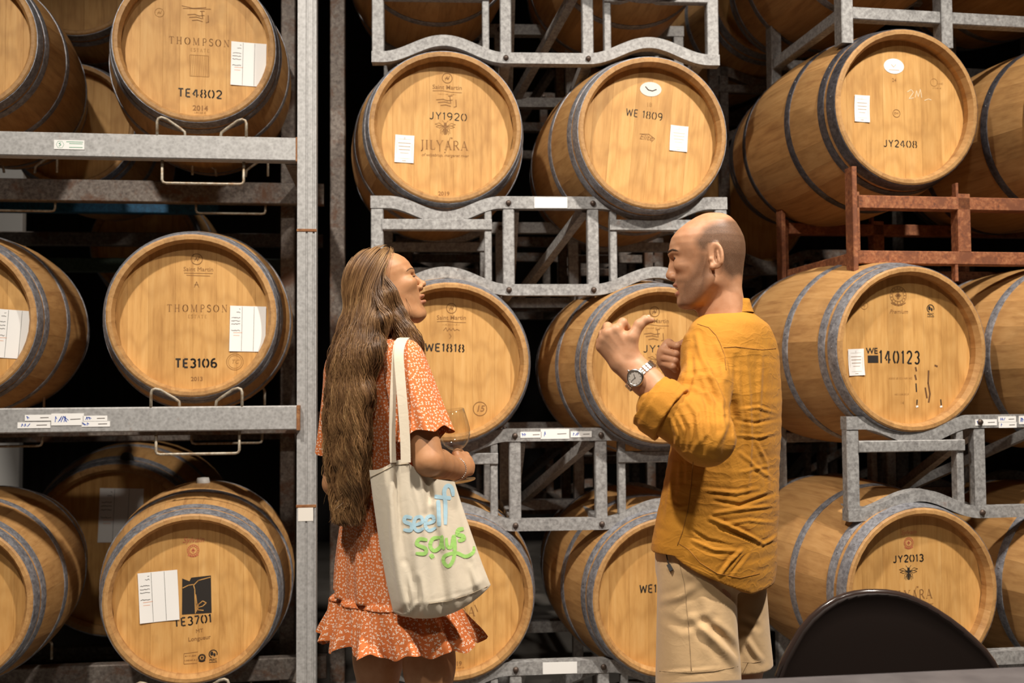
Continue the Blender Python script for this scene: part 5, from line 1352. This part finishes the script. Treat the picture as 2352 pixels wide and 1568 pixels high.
for sg, c in zip((-1, 1), EYE_W):
    eyeball_at(HW, c, .0121, woman, HW.R@np.array([.98, .0, -.10]))
    surf_line(HW, woman_head, [(762,sg*.0195),(750,sg*.024),(742,sg*.030),(746,sg*.036),(758,sg*.0415)], [.0005,.0012,.0013,.0012,.0005], 'upper_lashes', M['brow'], woman, .0010)
    ls = MB()
    for i in range(16):
        t_ = i/15; l = sg*(.021+.020*t_); u_ = HW.u(746+8*abs(t_-.5)); b_ = np.array([face_f(woman_head, l, u_), l, u_]); e_ = b_+np.array([.006, sg*(.001+.004*t_), -.0015]); m_ = (b_+e_)/2+np.array([0,0,-.0010])
        ls.tube([HW.world(x[None])[0] for x in (b_, m_, e_)], [.0006,.0005,.0002], 4)
    put('eyelashes', ls.mesh('eyelashes', M['brow'], True), woman)
    make_brow(HW, woman_head, sg, woman, D.materials.get('brow_light') or plain('brow_light', (0.15,0.08,0.038), 0.8), 640, 44, 26, .012, .044, 6, 6)

# dress fabric: orange with little white three-petalled flowers, laid out in cloth coordinates
t = NT('orange_floral_cotton'); at = t.n('ShaderNodeAttribute', attribute_name='cloth'); uv = at.outputs['Vector']
vo = t.n('ShaderNodeTexVoronoi', voronoi_dimensions='2D'); t.l(uv, vo.inputs['Vector']); vo.inputs['Scale'].default_value = 122; vo.inputs['Randomness'].default_value = 0.72
sb = t.n('ShaderNodeVectorMath', operation='SUBTRACT'); t.l(uv, sb.inputs[0]); t.l(vo.outputs['Position'], sb.inputs[1])
sx = t.n('ShaderNodeSeparateXYZ'); t.l(sb.outputs[0], sx.inputs[0]); sc_ = t.n('ShaderNodeSeparateColor'); t.l(vo.outputs['Color'], sc_.inputs[0])
r_ = t.math('POWER', t.math('ADD', t.math('POWER', sx.outputs[0], 2.0), t.math('POWER', sx.outputs[1], 2.0)), 0.5)
an_ = t.math('ADD', t.math('MULTIPLY', t.math('ARCTAN2', sx.outputs[1], sx.outputs[0]), 3.0), t.math('MULTIPLY', sc_.outputs[0], 6.28))
th_ = t.math('MULTIPLY', t.math('ADD', t.math('MULTIPLY', t.math('COSINE', an_), 0.42), 0.62), t.math('ADD', t.math('MULTIPLY', sc_.outputs[1], 0.0007), 0.0026))
k_ = t.math('MULTIPLY', t.math('SUBTRACT', th_, r_), 2400.0, clamp=True)
heart = t.math('LESS_THAN', r_, 0.0004)
base = t.mix(t.noise(t.coord(), 7, 3), (0.57,0.140,0.030), (0.63,0.175,0.042))
c = t.mix(k_, base, (0.86,0.74,0.60)); c = t.mix(heart, c, (0.60,0.20,0.06))
t.bump(t.noise(t.coord(), 60, 3, 0.6, 1.0), 0.12, 0.004)
M['floral'] = t.set(c, 0.85, 0.0, **{'Sheen Weight': 0.02})

def loft(rows, nth, ring_fn):
    vs, uv_, fs = [], [], []
    for j, rw in enumerate(rows):
        for i in range(nth+1):
            th = 2*math.pi*i/nth; p, u_, v_ = ring_fn(rw, th, j); vs.append(p); uv_.append((u_, v_, 0))
    n = nth+1
    for j in range(len(rows)-1):
        for i in range(nth): fs.append((j*n+i, j*n+i+1, (j+1)*n+i+1, (j+1)*n+i))
    return np.array(vs), np.array(fs), np.array(uv_)
DR_ = [(752,870,.050,.045),(764,868,.072,.056),(776,866,.108,.068),(790,864,.140,.082),(812,861,.158,.096),(850,859,.162,.108),(920,860,.150,.112),(1000,866,.134,.106),(1070,872,.120,.098),(1130,880,.113,.091),(1160,882,.117,.094),(1200,885,.128,.104),(1260,889,.142,.116),(1320,893,.152,.124),(1392,900,.162,.134),
       (1396,901,.166,.138),(1420,905,.176,.150),(1450,911,.187,.165),(1480,917,.196,.180),(1500,920,.200,.186)]
dr = np.array(DR_, float); yy_ = np.concatenate([np.linspace(752,1392,130), np.linspace(1393,1500,40)]); yp_ = np.where(yy_ > 1130, 1130+(yy_-1130)*.90, yy_)
col = [np.interp(yy_, dr[:,0], dr[:,i]) for i in (1,2,3)]
kk = np.exp(-0.5*(np.arange(-4,5)/1.6)**2); kk /= kk.sum()
col = [np.convolve(np.pad(c_, 4, mode='edge'), kk, 'valid') for c_ in col]
def dress_ring(j_, th, j):
    py = yy_[j]; c0 = PV(col[0][j], yp_[j], 2.55); a, b = col[1][j], col[2][j]
    ct, st = math.cos(th), math.sin(th); p = 2.2; g = (abs(ct/a)**p+abs(st/b)**p)**(-1/p)
    fold = 0.0
    if py < 1392:
        w = math.exp(-((py-1140)/60)**2); fold += w*.0035*math.sin(th*26+math.sin(th*5)*1.5)
        s = min(1, max(0, (py-1150)/200)); fold += s*(.007*math.sin(th*9+1.0+py*.002)+.004*math.sin(th*17+2+py*.004))
        s2 = max(0, 1-abs(py-960)/170); fold += s2*.005*math.sin(th*7+py*.012)
    else:
        s = (py-1392)/108; fold += .0025*math.exp(-((py-1397)/8)**2) + s*(.020*math.sin(th*13+1.1*math.sin(th*3)+s*.8)+.008*math.sin(th*29+2)) + .003*math.sin(th*44)*(1-s)
        fold += .007*math.sin(th*9+1.0)*(1-s)
    g += fold
    q = c0 + RT*ct*g + BK*st*g
    if py > 1420: q = q+np.array([0,0,.010*math.sin(th*13+2)*((py-1420)/80)])
    return q, th*.15, c0[2]
dv, df, du = loft(yy_, 200, dress_ring)
dress = put('dress', raw_mesh('dress', dv, df, M['floral'], {'cloth': ('FLOAT_VECTOR', du)}), woman)
def sleeve(a, b, rads, flare_seed, squash=1.0, ln=46):
    a = np.array(a); b = np.array(b); ax = (b-a); L = np.linalg.norm(ax); ax /= L; e1 = np.cross(ax, [0,1.0,0]); e1 /= np.linalg.norm(e1); e2 = np.cross(ax, e1)
    ts = np.linspace(-.28, 1.0, ln)
    def fn(t_, th, j):
        r = np.interp(t_, [-.28,-.25,-.18,-.08,0,.3,.7,1.0], np.array([.004,.45,.78,.94,1.0,rads[1]/rads[0],rads[2]/rads[0],rads[3]/rads[0]])*rads[0])
        s = max(0, t_); w = (.006*math.sin(th*5+flare_seed)+.004*math.sin(th*9+flare_seed*2))*s**1.3
        lift = (.012*math.sin(th*5+flare_seed+1.0)+.006*math.cos(th+.6))*max(0, t_-.8)*5
        return a+ax*(L*t_+lift*0.6)+(e1*math.cos(th)+e2*math.sin(th)*squash)*(r+w), th*.058, t_*L
    return loft(ts, 72, fn)
for (a, b, rr, sd) in ((PV(926,828,2.435), PV(976,1002,2.385), (.055,.058,.060,.064), 1.2), (PV(782,850,2.66), PV(768,1040,2.675), (.044,.045,.046,.047), 2.0)):
    x, y, u_ = sleeve(a, b, rr, sd); me = raw_mesh('sleeve', x, y, M['floral'], {'cloth': ('FLOAT_VECTOR', u_)}); link('sleeve', me, dress)
sm = MB(); i0 = 132
sm.tube([tuple(dv[i0*201+i]+ (dv[i0*201+i]-dv[(i0)*201+(i+100) % 200])*.004) for i in range(0, 200, 2)], .0012, 5, closed=True)
link('ruffle_seam', sm.mesh('ruffle_seam', plain('dress_seam', (0.33,0.085,0.02), 0.9), True), dress)

# hair: a soft body of hair with a few thousand loose strands over it
CURT = [(690,838,2.505,.084),(730,836,2.48,.096),(770,826,2.46,.103),(810,812,2.45,.102),(850,803,2.44,.095),(950,791,2.432,.090),(1050,791,2.435,.086),(1120,797,2.445,.066),(1172,790,2.45,.030)]
cu = np.array([[*PV(x, y, d), h] for y, x, d, h in CURT])
hair_edge = lambda u, l: np.interp(u, [-.20,-.12,-.06,-.02,.005,.025,.045,.062,.08], [-.012,-.006,.000,.004,.012,.030,.050,.063,.067])
def hair_body(p):
    q = HW.local(p); hb_ = np.clip(q[:,2]/.03, 0, 1); cap = (HW.skull(q)-.009)*(1-hb_)+ell(q, (0,0,-.002), (.099,.0845,.097))*hb_
    cap = smax(cap, q[:,0]-hair_edge(q[:,2], q[:,1])+.004, .006)
    cap = np.maximum(cap, -.10-q[:,2])
    d = cap
    for i in range(len(cu)-1):
        a, b = cu[i], cu[i+1]; m = (a+b)/2; up = (a[:3]-b[:3]); L = np.linalg.norm(up); R3 = np.stack([RT, np.cross(up/L, RT), up/L], 1)
        d = smin(d, ell(p, m[:3]+BK*-.008, ((a[3]+b[3])/2*.92, .030, L*.80), R3), .03)
    fr = HW.world(np.stack([HW.pt(745,700,-.066), HW.pt(745,860,-.066), HW.pt(760,1000,-.062)]))
    d = smin(d, chain(p, [fr[0], fr[1], fr[2], PV(908,728,2.472), PV(928,765,2.462), PV(946,790,2.465), PV(962,820,2.53)], [.013,.015,.017,.020,.019,.016,.010], .015), .02)
    return d
bv, bf = surface(hair_body, (-.56,2.30,.90), (-.10,2.80,1.75), .0052, 2)
def lock(p): return nz(p*np.array([1,1,.28]), 150, 31)*.6+nz(p*np.array([1,1,.25]), 70, 33)
bv = bv+normals(bv, bf)*(lock(bv)*.0040)[:, None]
M['hair_base'] = plain('dark_brown_hair', (0.085,0.040,0.016), 0.6)
t = NT('brown_hair'); at = t.n('ShaderNodeAttribute', attribute_name='tone')
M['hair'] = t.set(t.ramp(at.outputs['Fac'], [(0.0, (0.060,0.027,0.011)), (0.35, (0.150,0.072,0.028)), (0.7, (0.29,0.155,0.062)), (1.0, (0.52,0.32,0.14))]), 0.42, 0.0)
hb = put('hair', raw_mesh('hair', bv, bf, M['hair_base']), woman)
HR = np.random.default_rng(21)
NS, NP, STEP = 9000, 22, .0125
bn = normals(bv, bf); toc = np.array(CAM_M.translation)-bv; toc /= np.linalg.norm(toc, axis=1, keepdims=True)
wgt = np.clip((bn*toc).sum(1)+.35, .04, 1.0); wgt[bv[:,2] < 1.00] *= .5; sel = HR.choice(len(bv), NS, p=wgt/wgt.sum())
p = bv[sel]+HR.normal(size=(NS, 3))*.002; offs = .001+.007*HR.random(NS)**1.6
def grad(p):
    e = .002; d0 = hair_body(p); g = np.stack([hair_body(p+np.eye(3)[i]*e)-d0 for i in range(3)], 1)/e; return d0, g/(np.linalg.norm(g, axis=1, keepdims=True)+1e-9)
fwd, lft_, upv = HW.R[:,0], HW.R[:,1], HW.R[:,2]; trail = []; dirp = None; ztip = PV(800,1200,2.45)[2]+.10*HR.random(NS)**2; zend = PV(800,1128,2.45)[2]
for k_ in range(NP):
    d0, g = grad(p); free = np.clip((zend-p[:,2])/.03, 0, 1)
    p = p - g*((d0-offs)*(1-free))[:, None]
    trail.append(p.copy()); q = HW.local(p); onh = np.clip((q[:,2]+.02)/.05, 0, 1)*np.clip(1-np.abs(hair_body(p))/.05, 0, 1)
    dr_ = np.tile(np.array([0,0,-1.0]), (NS, 1)) + onh[:, None]*(-.55*fwd[None] + np.sign(q[:,1:2])*1.1*np.exp(-(q[:,1:2]/.035)**2)*lft_[None])
    frontl = (q[:,0] > -.03)&(q[:,1] < -.03)&(q[:,2] < -.01); dr_[frontl] += fwd*.45
    mid = np.array([PV(795,1150,2.45)]); dr_ += (mid-p)*np.clip((1.12-p[:,2:3])/.12, 0, 1)*np.array([1.0,1.0,0])*3
    dr_ -= g*((dr_*g).sum(1)*(1-free))[:, None]; dr_ /= np.linalg.norm(dr_, axis=1, keepdims=True)+1e-9
    if dirp is not None: dr_ = dr_*.5+dirp*.5; dr_ /= np.linalg.norm(dr_, axis=1, keepdims=True)+1e-9
    dirp = dr_; p = p+dr_*STEP*np.clip((p[:,2]-ztip)/.03, .05, 1)[:, None]
S = np.stack(trail, 1); tt = np.linspace(0, 1, NP)
ph0 = nz(S[:,0]*np.array([1,1,.0]), 95, 41)*9+HR.normal(size=NS)*.35
T = np.gradient(S, axis=1); T /= np.linalg.norm(T, axis=2, keepdims=True)+1e-9
low = np.clip((1.60-S[:,:,2])/.20, 0.10, 1); wave = low*.0052
lat = np.cross(T, np.array([0,-1.0,0])[None,None]); lat /= np.linalg.norm(lat, axis=2, keepdims=True)+1e-9
arg = S[:,:,2]*2*np.pi/.075+ph0[:, None]
S = S+lat*(wave*np.sin(arg))[..., None]+np.array([-.3,-1.0,0])*(wave*.7*np.cos(arg))[..., None]
fly = HR.random(NS) < .035; S[fly] += (HR.normal(size=(fly.sum(), 1, 3))*.014)*np.clip(tt-.1, 0, 1)[None, :, None]
flat_ = S.reshape(-1, 3)
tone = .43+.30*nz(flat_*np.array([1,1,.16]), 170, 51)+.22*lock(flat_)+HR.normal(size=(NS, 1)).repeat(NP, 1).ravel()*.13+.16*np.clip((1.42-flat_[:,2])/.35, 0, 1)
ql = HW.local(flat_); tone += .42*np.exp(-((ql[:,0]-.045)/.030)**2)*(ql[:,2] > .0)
R_ = ((.00066+.0004*HR.random(NS))[:, None]*np.interp(tt, [0,.12,.7,1], [.25,1,.9,.1])[None])[..., None]
T = np.gradient(S, axis=1); T /= np.linalg.norm(T, axis=2, keepdims=True)+1e-9
A = np.cross(T, np.array([.3,.5,.2])); A /= np.linalg.norm(A, axis=2, keepdims=True); Bq = np.cross(T, A)
ringv = np.stack([S+(A*math.cos(a)+Bq*math.sin(a))*R_ for a in (0, 2.0944, 4.18879)], 2)
hv_ = ringv.reshape(-1, 3); idx = np.arange(NS*NP*3).reshape(NS, NP, 3)
fq = np.concatenate([np.stack([idx[:,:-1,k], idx[:,:-1,(k+1) % 3], idx[:,1:,(k+1) % 3], idx[:,1:,k]], -1).reshape(-1, 4) for k in range(3)])
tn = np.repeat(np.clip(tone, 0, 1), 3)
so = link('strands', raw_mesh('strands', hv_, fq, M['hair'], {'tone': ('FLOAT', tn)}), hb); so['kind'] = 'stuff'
def cat(P_, n):
    P_ = np.array(P_); m = len(P_); s = np.linspace(0, m-1, n); i = np.clip(s.astype(int), 0, m-2); f_ = (s-i)[:, None]
    p0 = P_[np.maximum(i-1, 0)]; p1 = P_[i]; p2 = P_[i+1]; p3 = P_[np.minimum(i+2, m-1)]
    return .5*((2*p1)+(-p0+p2)*f_+(2*p0-5*p1+4*p2-p3)*f_**2+(-p0+3*p1-3*p2+p3)*f_**3)
# ------------------------------------------------------------------ tote bag
M['canvas'] = cloth_mat('natural_canvas', (0.70,0.61,0.475), (0.63,0.535,0.40), 1500, 0.14)
Lp = np.array([(848,1080),(857,1150),(870,1240),(888,1340),(903,1405)], float); Rp = np.array([(1044,1106),(1061,1160),(1085,1230),(1108,1295),(1127,1343)], float)
tl = np.linspace(0, 1, 5); NU, NV = 60, 70
def bag_px(u, v):
    vv_ = min(v, 1.0); l = [np.interp(vv_, tl, Lp[:,i]) for i in (0,1)]; r = [np.interp(vv_, tl, Rp[:,i]) for i in (0,1)]
    x = l[0]+(r[0]-l[0])*u; y = l[1]+(r[1]-l[1])*u
    y += 40*math.sin(math.pi*u)**.8*v**3 - 34*math.exp(-((u-.38)/.20)**2)*(1-v)**3
    x += 6*math.sin(math.pi*u)*v**3
    return x, y
def bag_thick(u, v): return .034*(1-abs(2*u-1)**4)*(.35+.65*v)*min(1, (1.0-v)*9+.05)**.5
bvs, bfs = [], []
for side in (0, 1):
    for j in range(NV+1):
        for i in range(NU+1):
            u, v = i/NU, j/NV; x, y = bag_px(u, v)
            dep = 2.335+.05*u + (.030*max(0, (.17-u)/.17)**1.2)
            th_ = bag_thick(u, v); fold = .0045*math.sin(u*22+v*3)*(.3+v*.9)+.003*math.sin(u*41+v*5)*v+.006*math.exp(-((u-.30+.12*v)/.03)**2)-.006*math.exp(-((u-.48-.05*v)/.035)**2)*(1-v)
            edge = min(1, min(u, 1-u)*14)
            dep += (-th_+fold*edge) if side == 0 else (th_+.004)
            bvs.append(PV(x, y, dep))
n1 = NU+1; off = n1*(NV+1)
for j in range(NV):
    for i in range(NU):
        a = j*n1+i; bfs.append((a, a+n1, a+n1+1, a+1)); b_ = a+off; bfs.append((b_, b_+1, b_+n1+1, b_+n1))
for j in range(NV):
    for i in (0, NU):
        a = j*n1+i; q = (a, a+off, a+n1+off, a+n1); bfs.append(q if i == 0 else q[::-1])
for i in range(NU):
    a = NV*n1+i; bfs.append((a, a+off, a+1+off, a+1))
bvs = np.array(bvs); bfs = np.array(bfs)
bag = empty('tote_bag', PV(1000,1430,2.36), 0, 'cream canvas tote bag with blue and green lettering on the shoulder of the woman', 'bag')
bvs = creases(bvs, bfs, [([(968,1060),(985,1110),(990,1150)], 7, -.008), ([(950,1055),(965,1110),(975,1170)], 7, .006), ([(905,1060),(898,1140),(905,1260),(925,1400)], 7, .006), ([(930,1300),(945,1360),(950,1420)], 6, .005), ([(960,1330),(965,1390)], 6, -.005), ([(1000,1150),(1030,1260),(1050,1350)], 9, .004), ([(1080,1300),(1095,1350)], 6, .004), ([(985,1386),(1030,1378),(1110,1352)], 4, .002), ([(905,1418),(935,1410),(965,1380)], 5, .004)], 0.0)
put('pouch', raw_mesh('pouch', bvs, bfs, M['canvas']), bag)
def ribbon(name, path, w, parent, mat, wd=(1,0,0)):
    pts = cat([PV(*p) for p in path], 40); T_ = np.gradient(pts, axis=0); T_ /= np.linalg.norm(T_, axis=1, keepdims=True)
    X_ = np.array(wd)[None]-T_*(T_@np.array(wd))[:, None]; X_ /= np.linalg.norm(X_, axis=1, keepdims=True); N_v = np.cross(T_, X_)
    vs = np.concatenate([pts-X_*w/2-N_v*.0012, pts+X_*w/2-N_v*.0012, pts+X_*w/2+N_v*.0012, pts-X_*w/2+N_v*.0012]); n = len(pts)
    fs = [(k*n+i, k*n+i+1, ((k+1) % 4)*n+i+1, ((k+1) % 4)*n+i) for k in range(4) for i in range(n-1)]
    me = raw_mesh(name, vs, np.array(fs), mat); smooth_angle(me, 40); return put(name, me, parent)
ribbon('strap', [(932,1062,2.318),(930,1000,2.325),(924,920,2.335),(918,850,2.348),(916,812,2.360),(920,790,2.385),(930,776,2.435),(945,784,2.50)], .023, bag, M['canvas'], (1,.25,0))
ribbon('strap', [(903,1062,2.335),(901,1000,2.338),(902,930,2.340),(905,860,2.350),(908,815,2.362),(912,792,2.387),(922,777,2.437),(938,785,2.50)], .015, bag, M['canvas'], (1,.5,0))
M['print_blue'] = cloth_mat('pale_blue_print', (0.42,0.62,0.72), (0.38,0.57,0.67), 1500, 0.1)
M['print_green'] = cloth_mat('lime_green_print', (0.36,0.64,0.16), (0.32,0.58,0.13), 1500, 0.1)
def bz(pts): return [(700+x/2.761, 1000+y/2.761) for x, y in pts]
def brush(name, strokes, mat):
    vs, fs = [], []
    for pts, w in strokes:
        q = cat([(*p, 0) for p in bz(pts)], max(12, len(pts)*9))[:, :2]; T_ = np.gradient(q, axis=0); T_ /= np.linalg.norm(T_, axis=1, keepdims=True)+1e-9; Nn = np.stack([-T_[:,1], T_[:,0]], 1)
        ww = w/2.761/2*np.interp(np.linspace(0,1,len(q)), [0,.1,.9,1], [.7,1,1,.6])[:, None]
        base = len(vs); L_ = on_surface(bvs, bfs, [tuple(x) for x in q+Nn*ww], .0012); C_ = on_surface(bvs, bfs, [tuple(x) for x in q], .0013); R2 = on_surface(bvs, bfs, [tuple(x) for x in q-Nn*ww], .0012)
        for a, b, c_ in zip(L_, C_, R2): vs += [a, b, c_]
        for i in range(len(q)-1): fs += [(base+i*3, base+i*3+1, base+i*3+4, base+i*3+3), (base+i*3+1, base+i*3+2, base+i*3+5, base+i*3+4)]
    put(name, raw_mesh(name, np.array(vs), np.array(fs), mat), bag)
brush('lettering', [([(680,522),(640,515),(634,545),(676,566),(670,600),(625,596)],24), ([(692,570),(745,548),(736,516),(702,525),(692,572),(715,603),(755,588)],22), ([(765,562),(817,542),(810,512),(776,520),(765,572),(790,602),(832,583)],22), ([(852,575),(850,490),(846,408)],26), ([(892,565),(892,430),(885,352),(905,318),(932,332),(942,384)],26), ([(822,385),(875,392),(928,397)],25)], M['print_blue'])
brush('lettering', [([(778,662),(728,656),(712,690),(766,716),(760,748),(703,746)],24), ([(858,645),(812,655),(796,700),(822,730),(862,700),(868,640),(870,690),(884,722)],24), ([(798,752),(815,776)],27), ([(898,648),(904,700),(930,706),(946,636),(952,720),(940,792),(910,828),(880,800),(890,762),(960,744),(1020,766),(1068,740),(1074,702)],23), ([(1008,590),(976,598),(970,625),(1003,637),(1006,656),(972,668)],27)], M['print_green'])
sm = MB(); sm.tube(on_surface(bvs, bfs, densify([(850,1096),(875,1084),(905,1068),(940,1064)], 6), .001), .0008, 5); put('top_hem', sm.mesh('top_hem', plain('canvas_seam', (0.40,0.32,0.22), 0.9), True), bag)
sm = MB(); sm.tube(on_surface(bvs, bfs, densify([(985,1386),(1030,1380),(1080,1364),(1120,1346)], 8), .001), .0007, 5); put('bottom_seam', sm.mesh('bottom_seam', D.materials['canvas_seam'], True), bag)

# ------------------------------------------------------------------ wine glass and bracelet
t = NT('clear_glass'); tr = t.n('ShaderNodeBsdfTransparent'); tr.inputs[0].default_value = (.97,.97,.96,1); gl = t.n('ShaderNodeBsdfGlossy'); gl.inputs['Roughness'].default_value = .03
fr_ = t.n('ShaderNodeLayerWeight'); fr_.inputs['Blend'].default_value = .5; fk = t.math('ADD', t.math('MULTIPLY', t.math('POWER', fr_.outputs['Facing'], 3.0), 0.60), 0.05); mx = t.n('ShaderNodeMixShader'); t.l(fk, mx.inputs[0]); t.l(tr.outputs[0], mx.inputs[1]); t.l(gl.outputs[0], mx.inputs[2])
t.l(mx.outputs[0], t.t.nodes['Material Output'].inputs['Surface']); M['glass'] = t.m
GP = PV(1062, 1104, 2.625); glass = empty('wine_glass', GP, 0, 'clear stemmed wine glass held upright in the hand of the woman', 'wine glass')
top = PV(1036, 942, 2.615); axg = Vector(top-GP); GH = axg.length; Rg = axg.normalized().to_track_quat('Z', 'Y')
glass.rotation_mode = 'QUATERNION'; glass.rotation_quaternion = Rg
s_ = GH/.185
bowl_o = [(.0042,.078),(.010,.081),(.022,.088),(.033,.100),(.039,.116),(.0405,.130),(.039,.150),(.036,.170),(.0335,.185)]
bowl_i = [(r-.0011, z+.0006) for r, z in reversed(bowl_o[2:])]+[(.010,.0835),(.0,.0825)]
mb = MB(); mb.lathe([(r*s_, z*s_) for r, z in bowl_o+bowl_i], 48, 'Z'); mb.build('bowl', M['glass'], glass, True)
mb = MB(); mb.lathe([(r*s_, z*s_) for r, z in [(.0,.079),(.0042,.078),(.0036,.060),(.0034,.025),(.0045,.010),(.012,.005),(.034,.0025),(.035,.0012),(.034,0.0),(.0,0.0)]], 40, 'Z'); mb.build('stem_and_foot', M['glass'], glass, True)
brc = empty('bracelet', wz(625,1190,2.58), 0, 'thin silver bead bracelet on the wrist of the woman', 'bracelet')
axb = WW-WE; axb /= np.linalg.norm(axb); e1 = np.cross(axb, [0,0,1.0]); e1 /= np.linalg.norm(e1); e2 = np.cross(axb, e1); cb = WE+(WW-WE)*.93
chn = [cb+(e1*math.cos(a)+e2*math.sin(a))*.0285+axb*.003*math.sin(a*2) for a in np.linspace(0, 2*math.pi, 36, endpoint=False)]
mb = MB(); mb.tube(chn, .0008, 6, closed=True); put('chain', mb.mesh('chain', M['steel'], True), brc)
bead = MB(); bead.lathe([(.0022*math.sin(a), -.0022*math.cos(a)) for a in np.linspace(0, math.pi, 7)], 8, 'Z'); bme = bead.mesh('bead', M['steel'], True)
for i, c_ in enumerate(chn):
    o = put('bead', bme, brc); o.matrix_basis = Matrix.Translation(Vector(c_))

# ------------------------------------------------------------------ chair and table in the foreground
M['leather'] = NT('dark_leather').set((0.014,0.008,0.006), 0.6, 0.0, **{'Specular IOR Level': 0.25})
M['rim'] = plain('dark_lacquer', (0.035,0.022,0.018), 0.18)
DC = 2.20
outl = [(240,1530),(282,1420),(330,1332),(385,1235),(450,1155),(520,1092),(600,1040),(660,1015),(720,1000),(790,991),(850,990),(915,992),(980,1002),(1040,1018),(1100,1042),(1165,1073),(1230,1112),(1315,1168),(1400,1232),(1475,1298),(1545,1366),(1600,1440),(1640,1520)]
outl = [(1700+x/2.76, 1000+y/2.76) for x, y in outl]
chair = empty('dining_chair', (PV(2035,1540,DC)[0], DC, 0), 0, 'dark chair with a rounded backrest at the table lower right', 'chair')
cx0 = PV(2035,1500,DC)[0]; top_ = [PV(x, y, DC) for x, y in outl]
def bow(x): return -.30*(x-cx0)**2        # the back wraps round the sitter
shell = []; zb = .52
for q in top_: shell.append((q[0], q[2]))
nb = len(shell); vs, fs = [], []
for lay, (yo, inset) in enumerate(((0,0.006), (-.004,0.0), (.026,0.0), (.030,.006))):
    for (x, z) in shell:
        for m_ in range(9):
            f_ = m_/8; zc = zb+(z-inset-zb)*f_; xx = cx0+(x-cx0)*(1-inset/.25*(1 if f_ > .01 else 0))*(1.0 if f_ > .3 else .86+.14*f_/.3)
            vs.append((xx, DC+yo-bow(xx)*1.0-.30*.0+.03*(1-f_), zc))
for lay in (0, 3):
    for i in range(nb-1):
        for m_ in range(8):
            a = (lay*nb+i)*9+m_; q = (a, a+1, a+10, a+9); fs.append(q if lay == 3 else q[::-1])
for lay in range(3):
    for i in range(nb-1):
        a = (lay*nb+i)*9+8; b_ = ((lay+1)*nb+i)*9+8; fs.append((a, a+9, b_+9, b_))
me = raw_mesh('backrest', np.array(vs), np.array(fs), M['leather']); put('backrest', me, chair)
mb = MB(); mb.tube([(x, DC+.013-bow(x), z) for x, z in shell], .0085, 8); put('rim', mb.mesh('rim', M['rim'], True), chair)
sx = cx0; mb = MB(); n = 36
mb.lathe([(0,.445),(.20,.445),(.225,.455),(.23,.475),(.215,.495),(0,.50)], n, 'Z'); mb.v = [(p[0]+sx, p[1]*.95+DC-.20, p[2]) for p in mb.v]; put('seat', mb.mesh('seat', M['leather'], True), chair)
for dx, dy in ((-.17,-.36), (.17,-.36), (-.17,-.03), (.17,-.03)):
    mb = MB(); mb.tube([(sx+dx, DC+dy, .45), (sx+dx*1.2, DC+dy+(.03 if dy > -.2 else -.03), .004)], [.018,.012], 10); put('leg', mb.mesh('leg', M['rim'], True), chair)
for dx in (-.14, .14):
    mb = MB(); mb.tube([(sx+dx, DC-.02, .46), (sx+dx*.98, DC+.02, .60)], .014, 8); put('back_support', mb.mesh('back_support', M['rim'], True), chair)
def hit(px, py, z):
    a = CAM_M.translation; b_ = P(px, py, 1.0); t_ = (z-a.z)/(b_.z-a.z); return a+(b_-a)*t_
ZT = .775; A_ = hit(1500, 1569, ZT); B_ = hit(2352, 1530, ZT); dirx = (B_-A_).normalized(); diry = Vector((-dirx.y, dirx.x, 0)); 
if diry.y > 0: diry = -diry
M['table'] = NT('grey_tabletop'); tt = M['table']; M['table'] = tt.set(tt.ramp(tt.noise(tt.coord(), 14, 4), [(0.3, (0.080,0.072,0.074)), (0.7, (0.115,0.104,0.105))]), 0.55)
table = empty('table', (A_.x, A_.y, 0), 0, 'dark grey tabletop cut by the bottom right frame edge', 'table')
def tpt(u, v, z): q = A_+dirx*u+diry*v; return (q.x, q.y, z)
mb = MB(); c4 = [(0,0),(1.25,0),(1.25,.75),(0,.75)]
mb.add([tpt(u, v, ZT-.03) for u, v in c4]+[tpt(u, v, ZT-.003) for u, v in c4]+[tpt(u+(.003 if u < 1 else -.003), v+(.003 if v < .5 else -.003), ZT) for u, v in c4], [(0,1,2,3),(11,10,9,8),(0,4,5,1),(1,5,6,2),(2,6,7,3),(3,7,4,0),(4,8,9,5),(5,9,10,6),(6,10,11,7),(7,11,8,4)])
put('tabletop', mb.mesh('tabletop', M['table']), table)
for u, v in ((.08,.08),(1.17,.08),(1.17,.67),(.08,.67)):
    mb = MB(); mb.tube([tpt(u, v, ZT-.03), tpt(u, v, 0.0)], .022, 12); put('leg', mb.mesh('leg', M['bolt'], True), table)
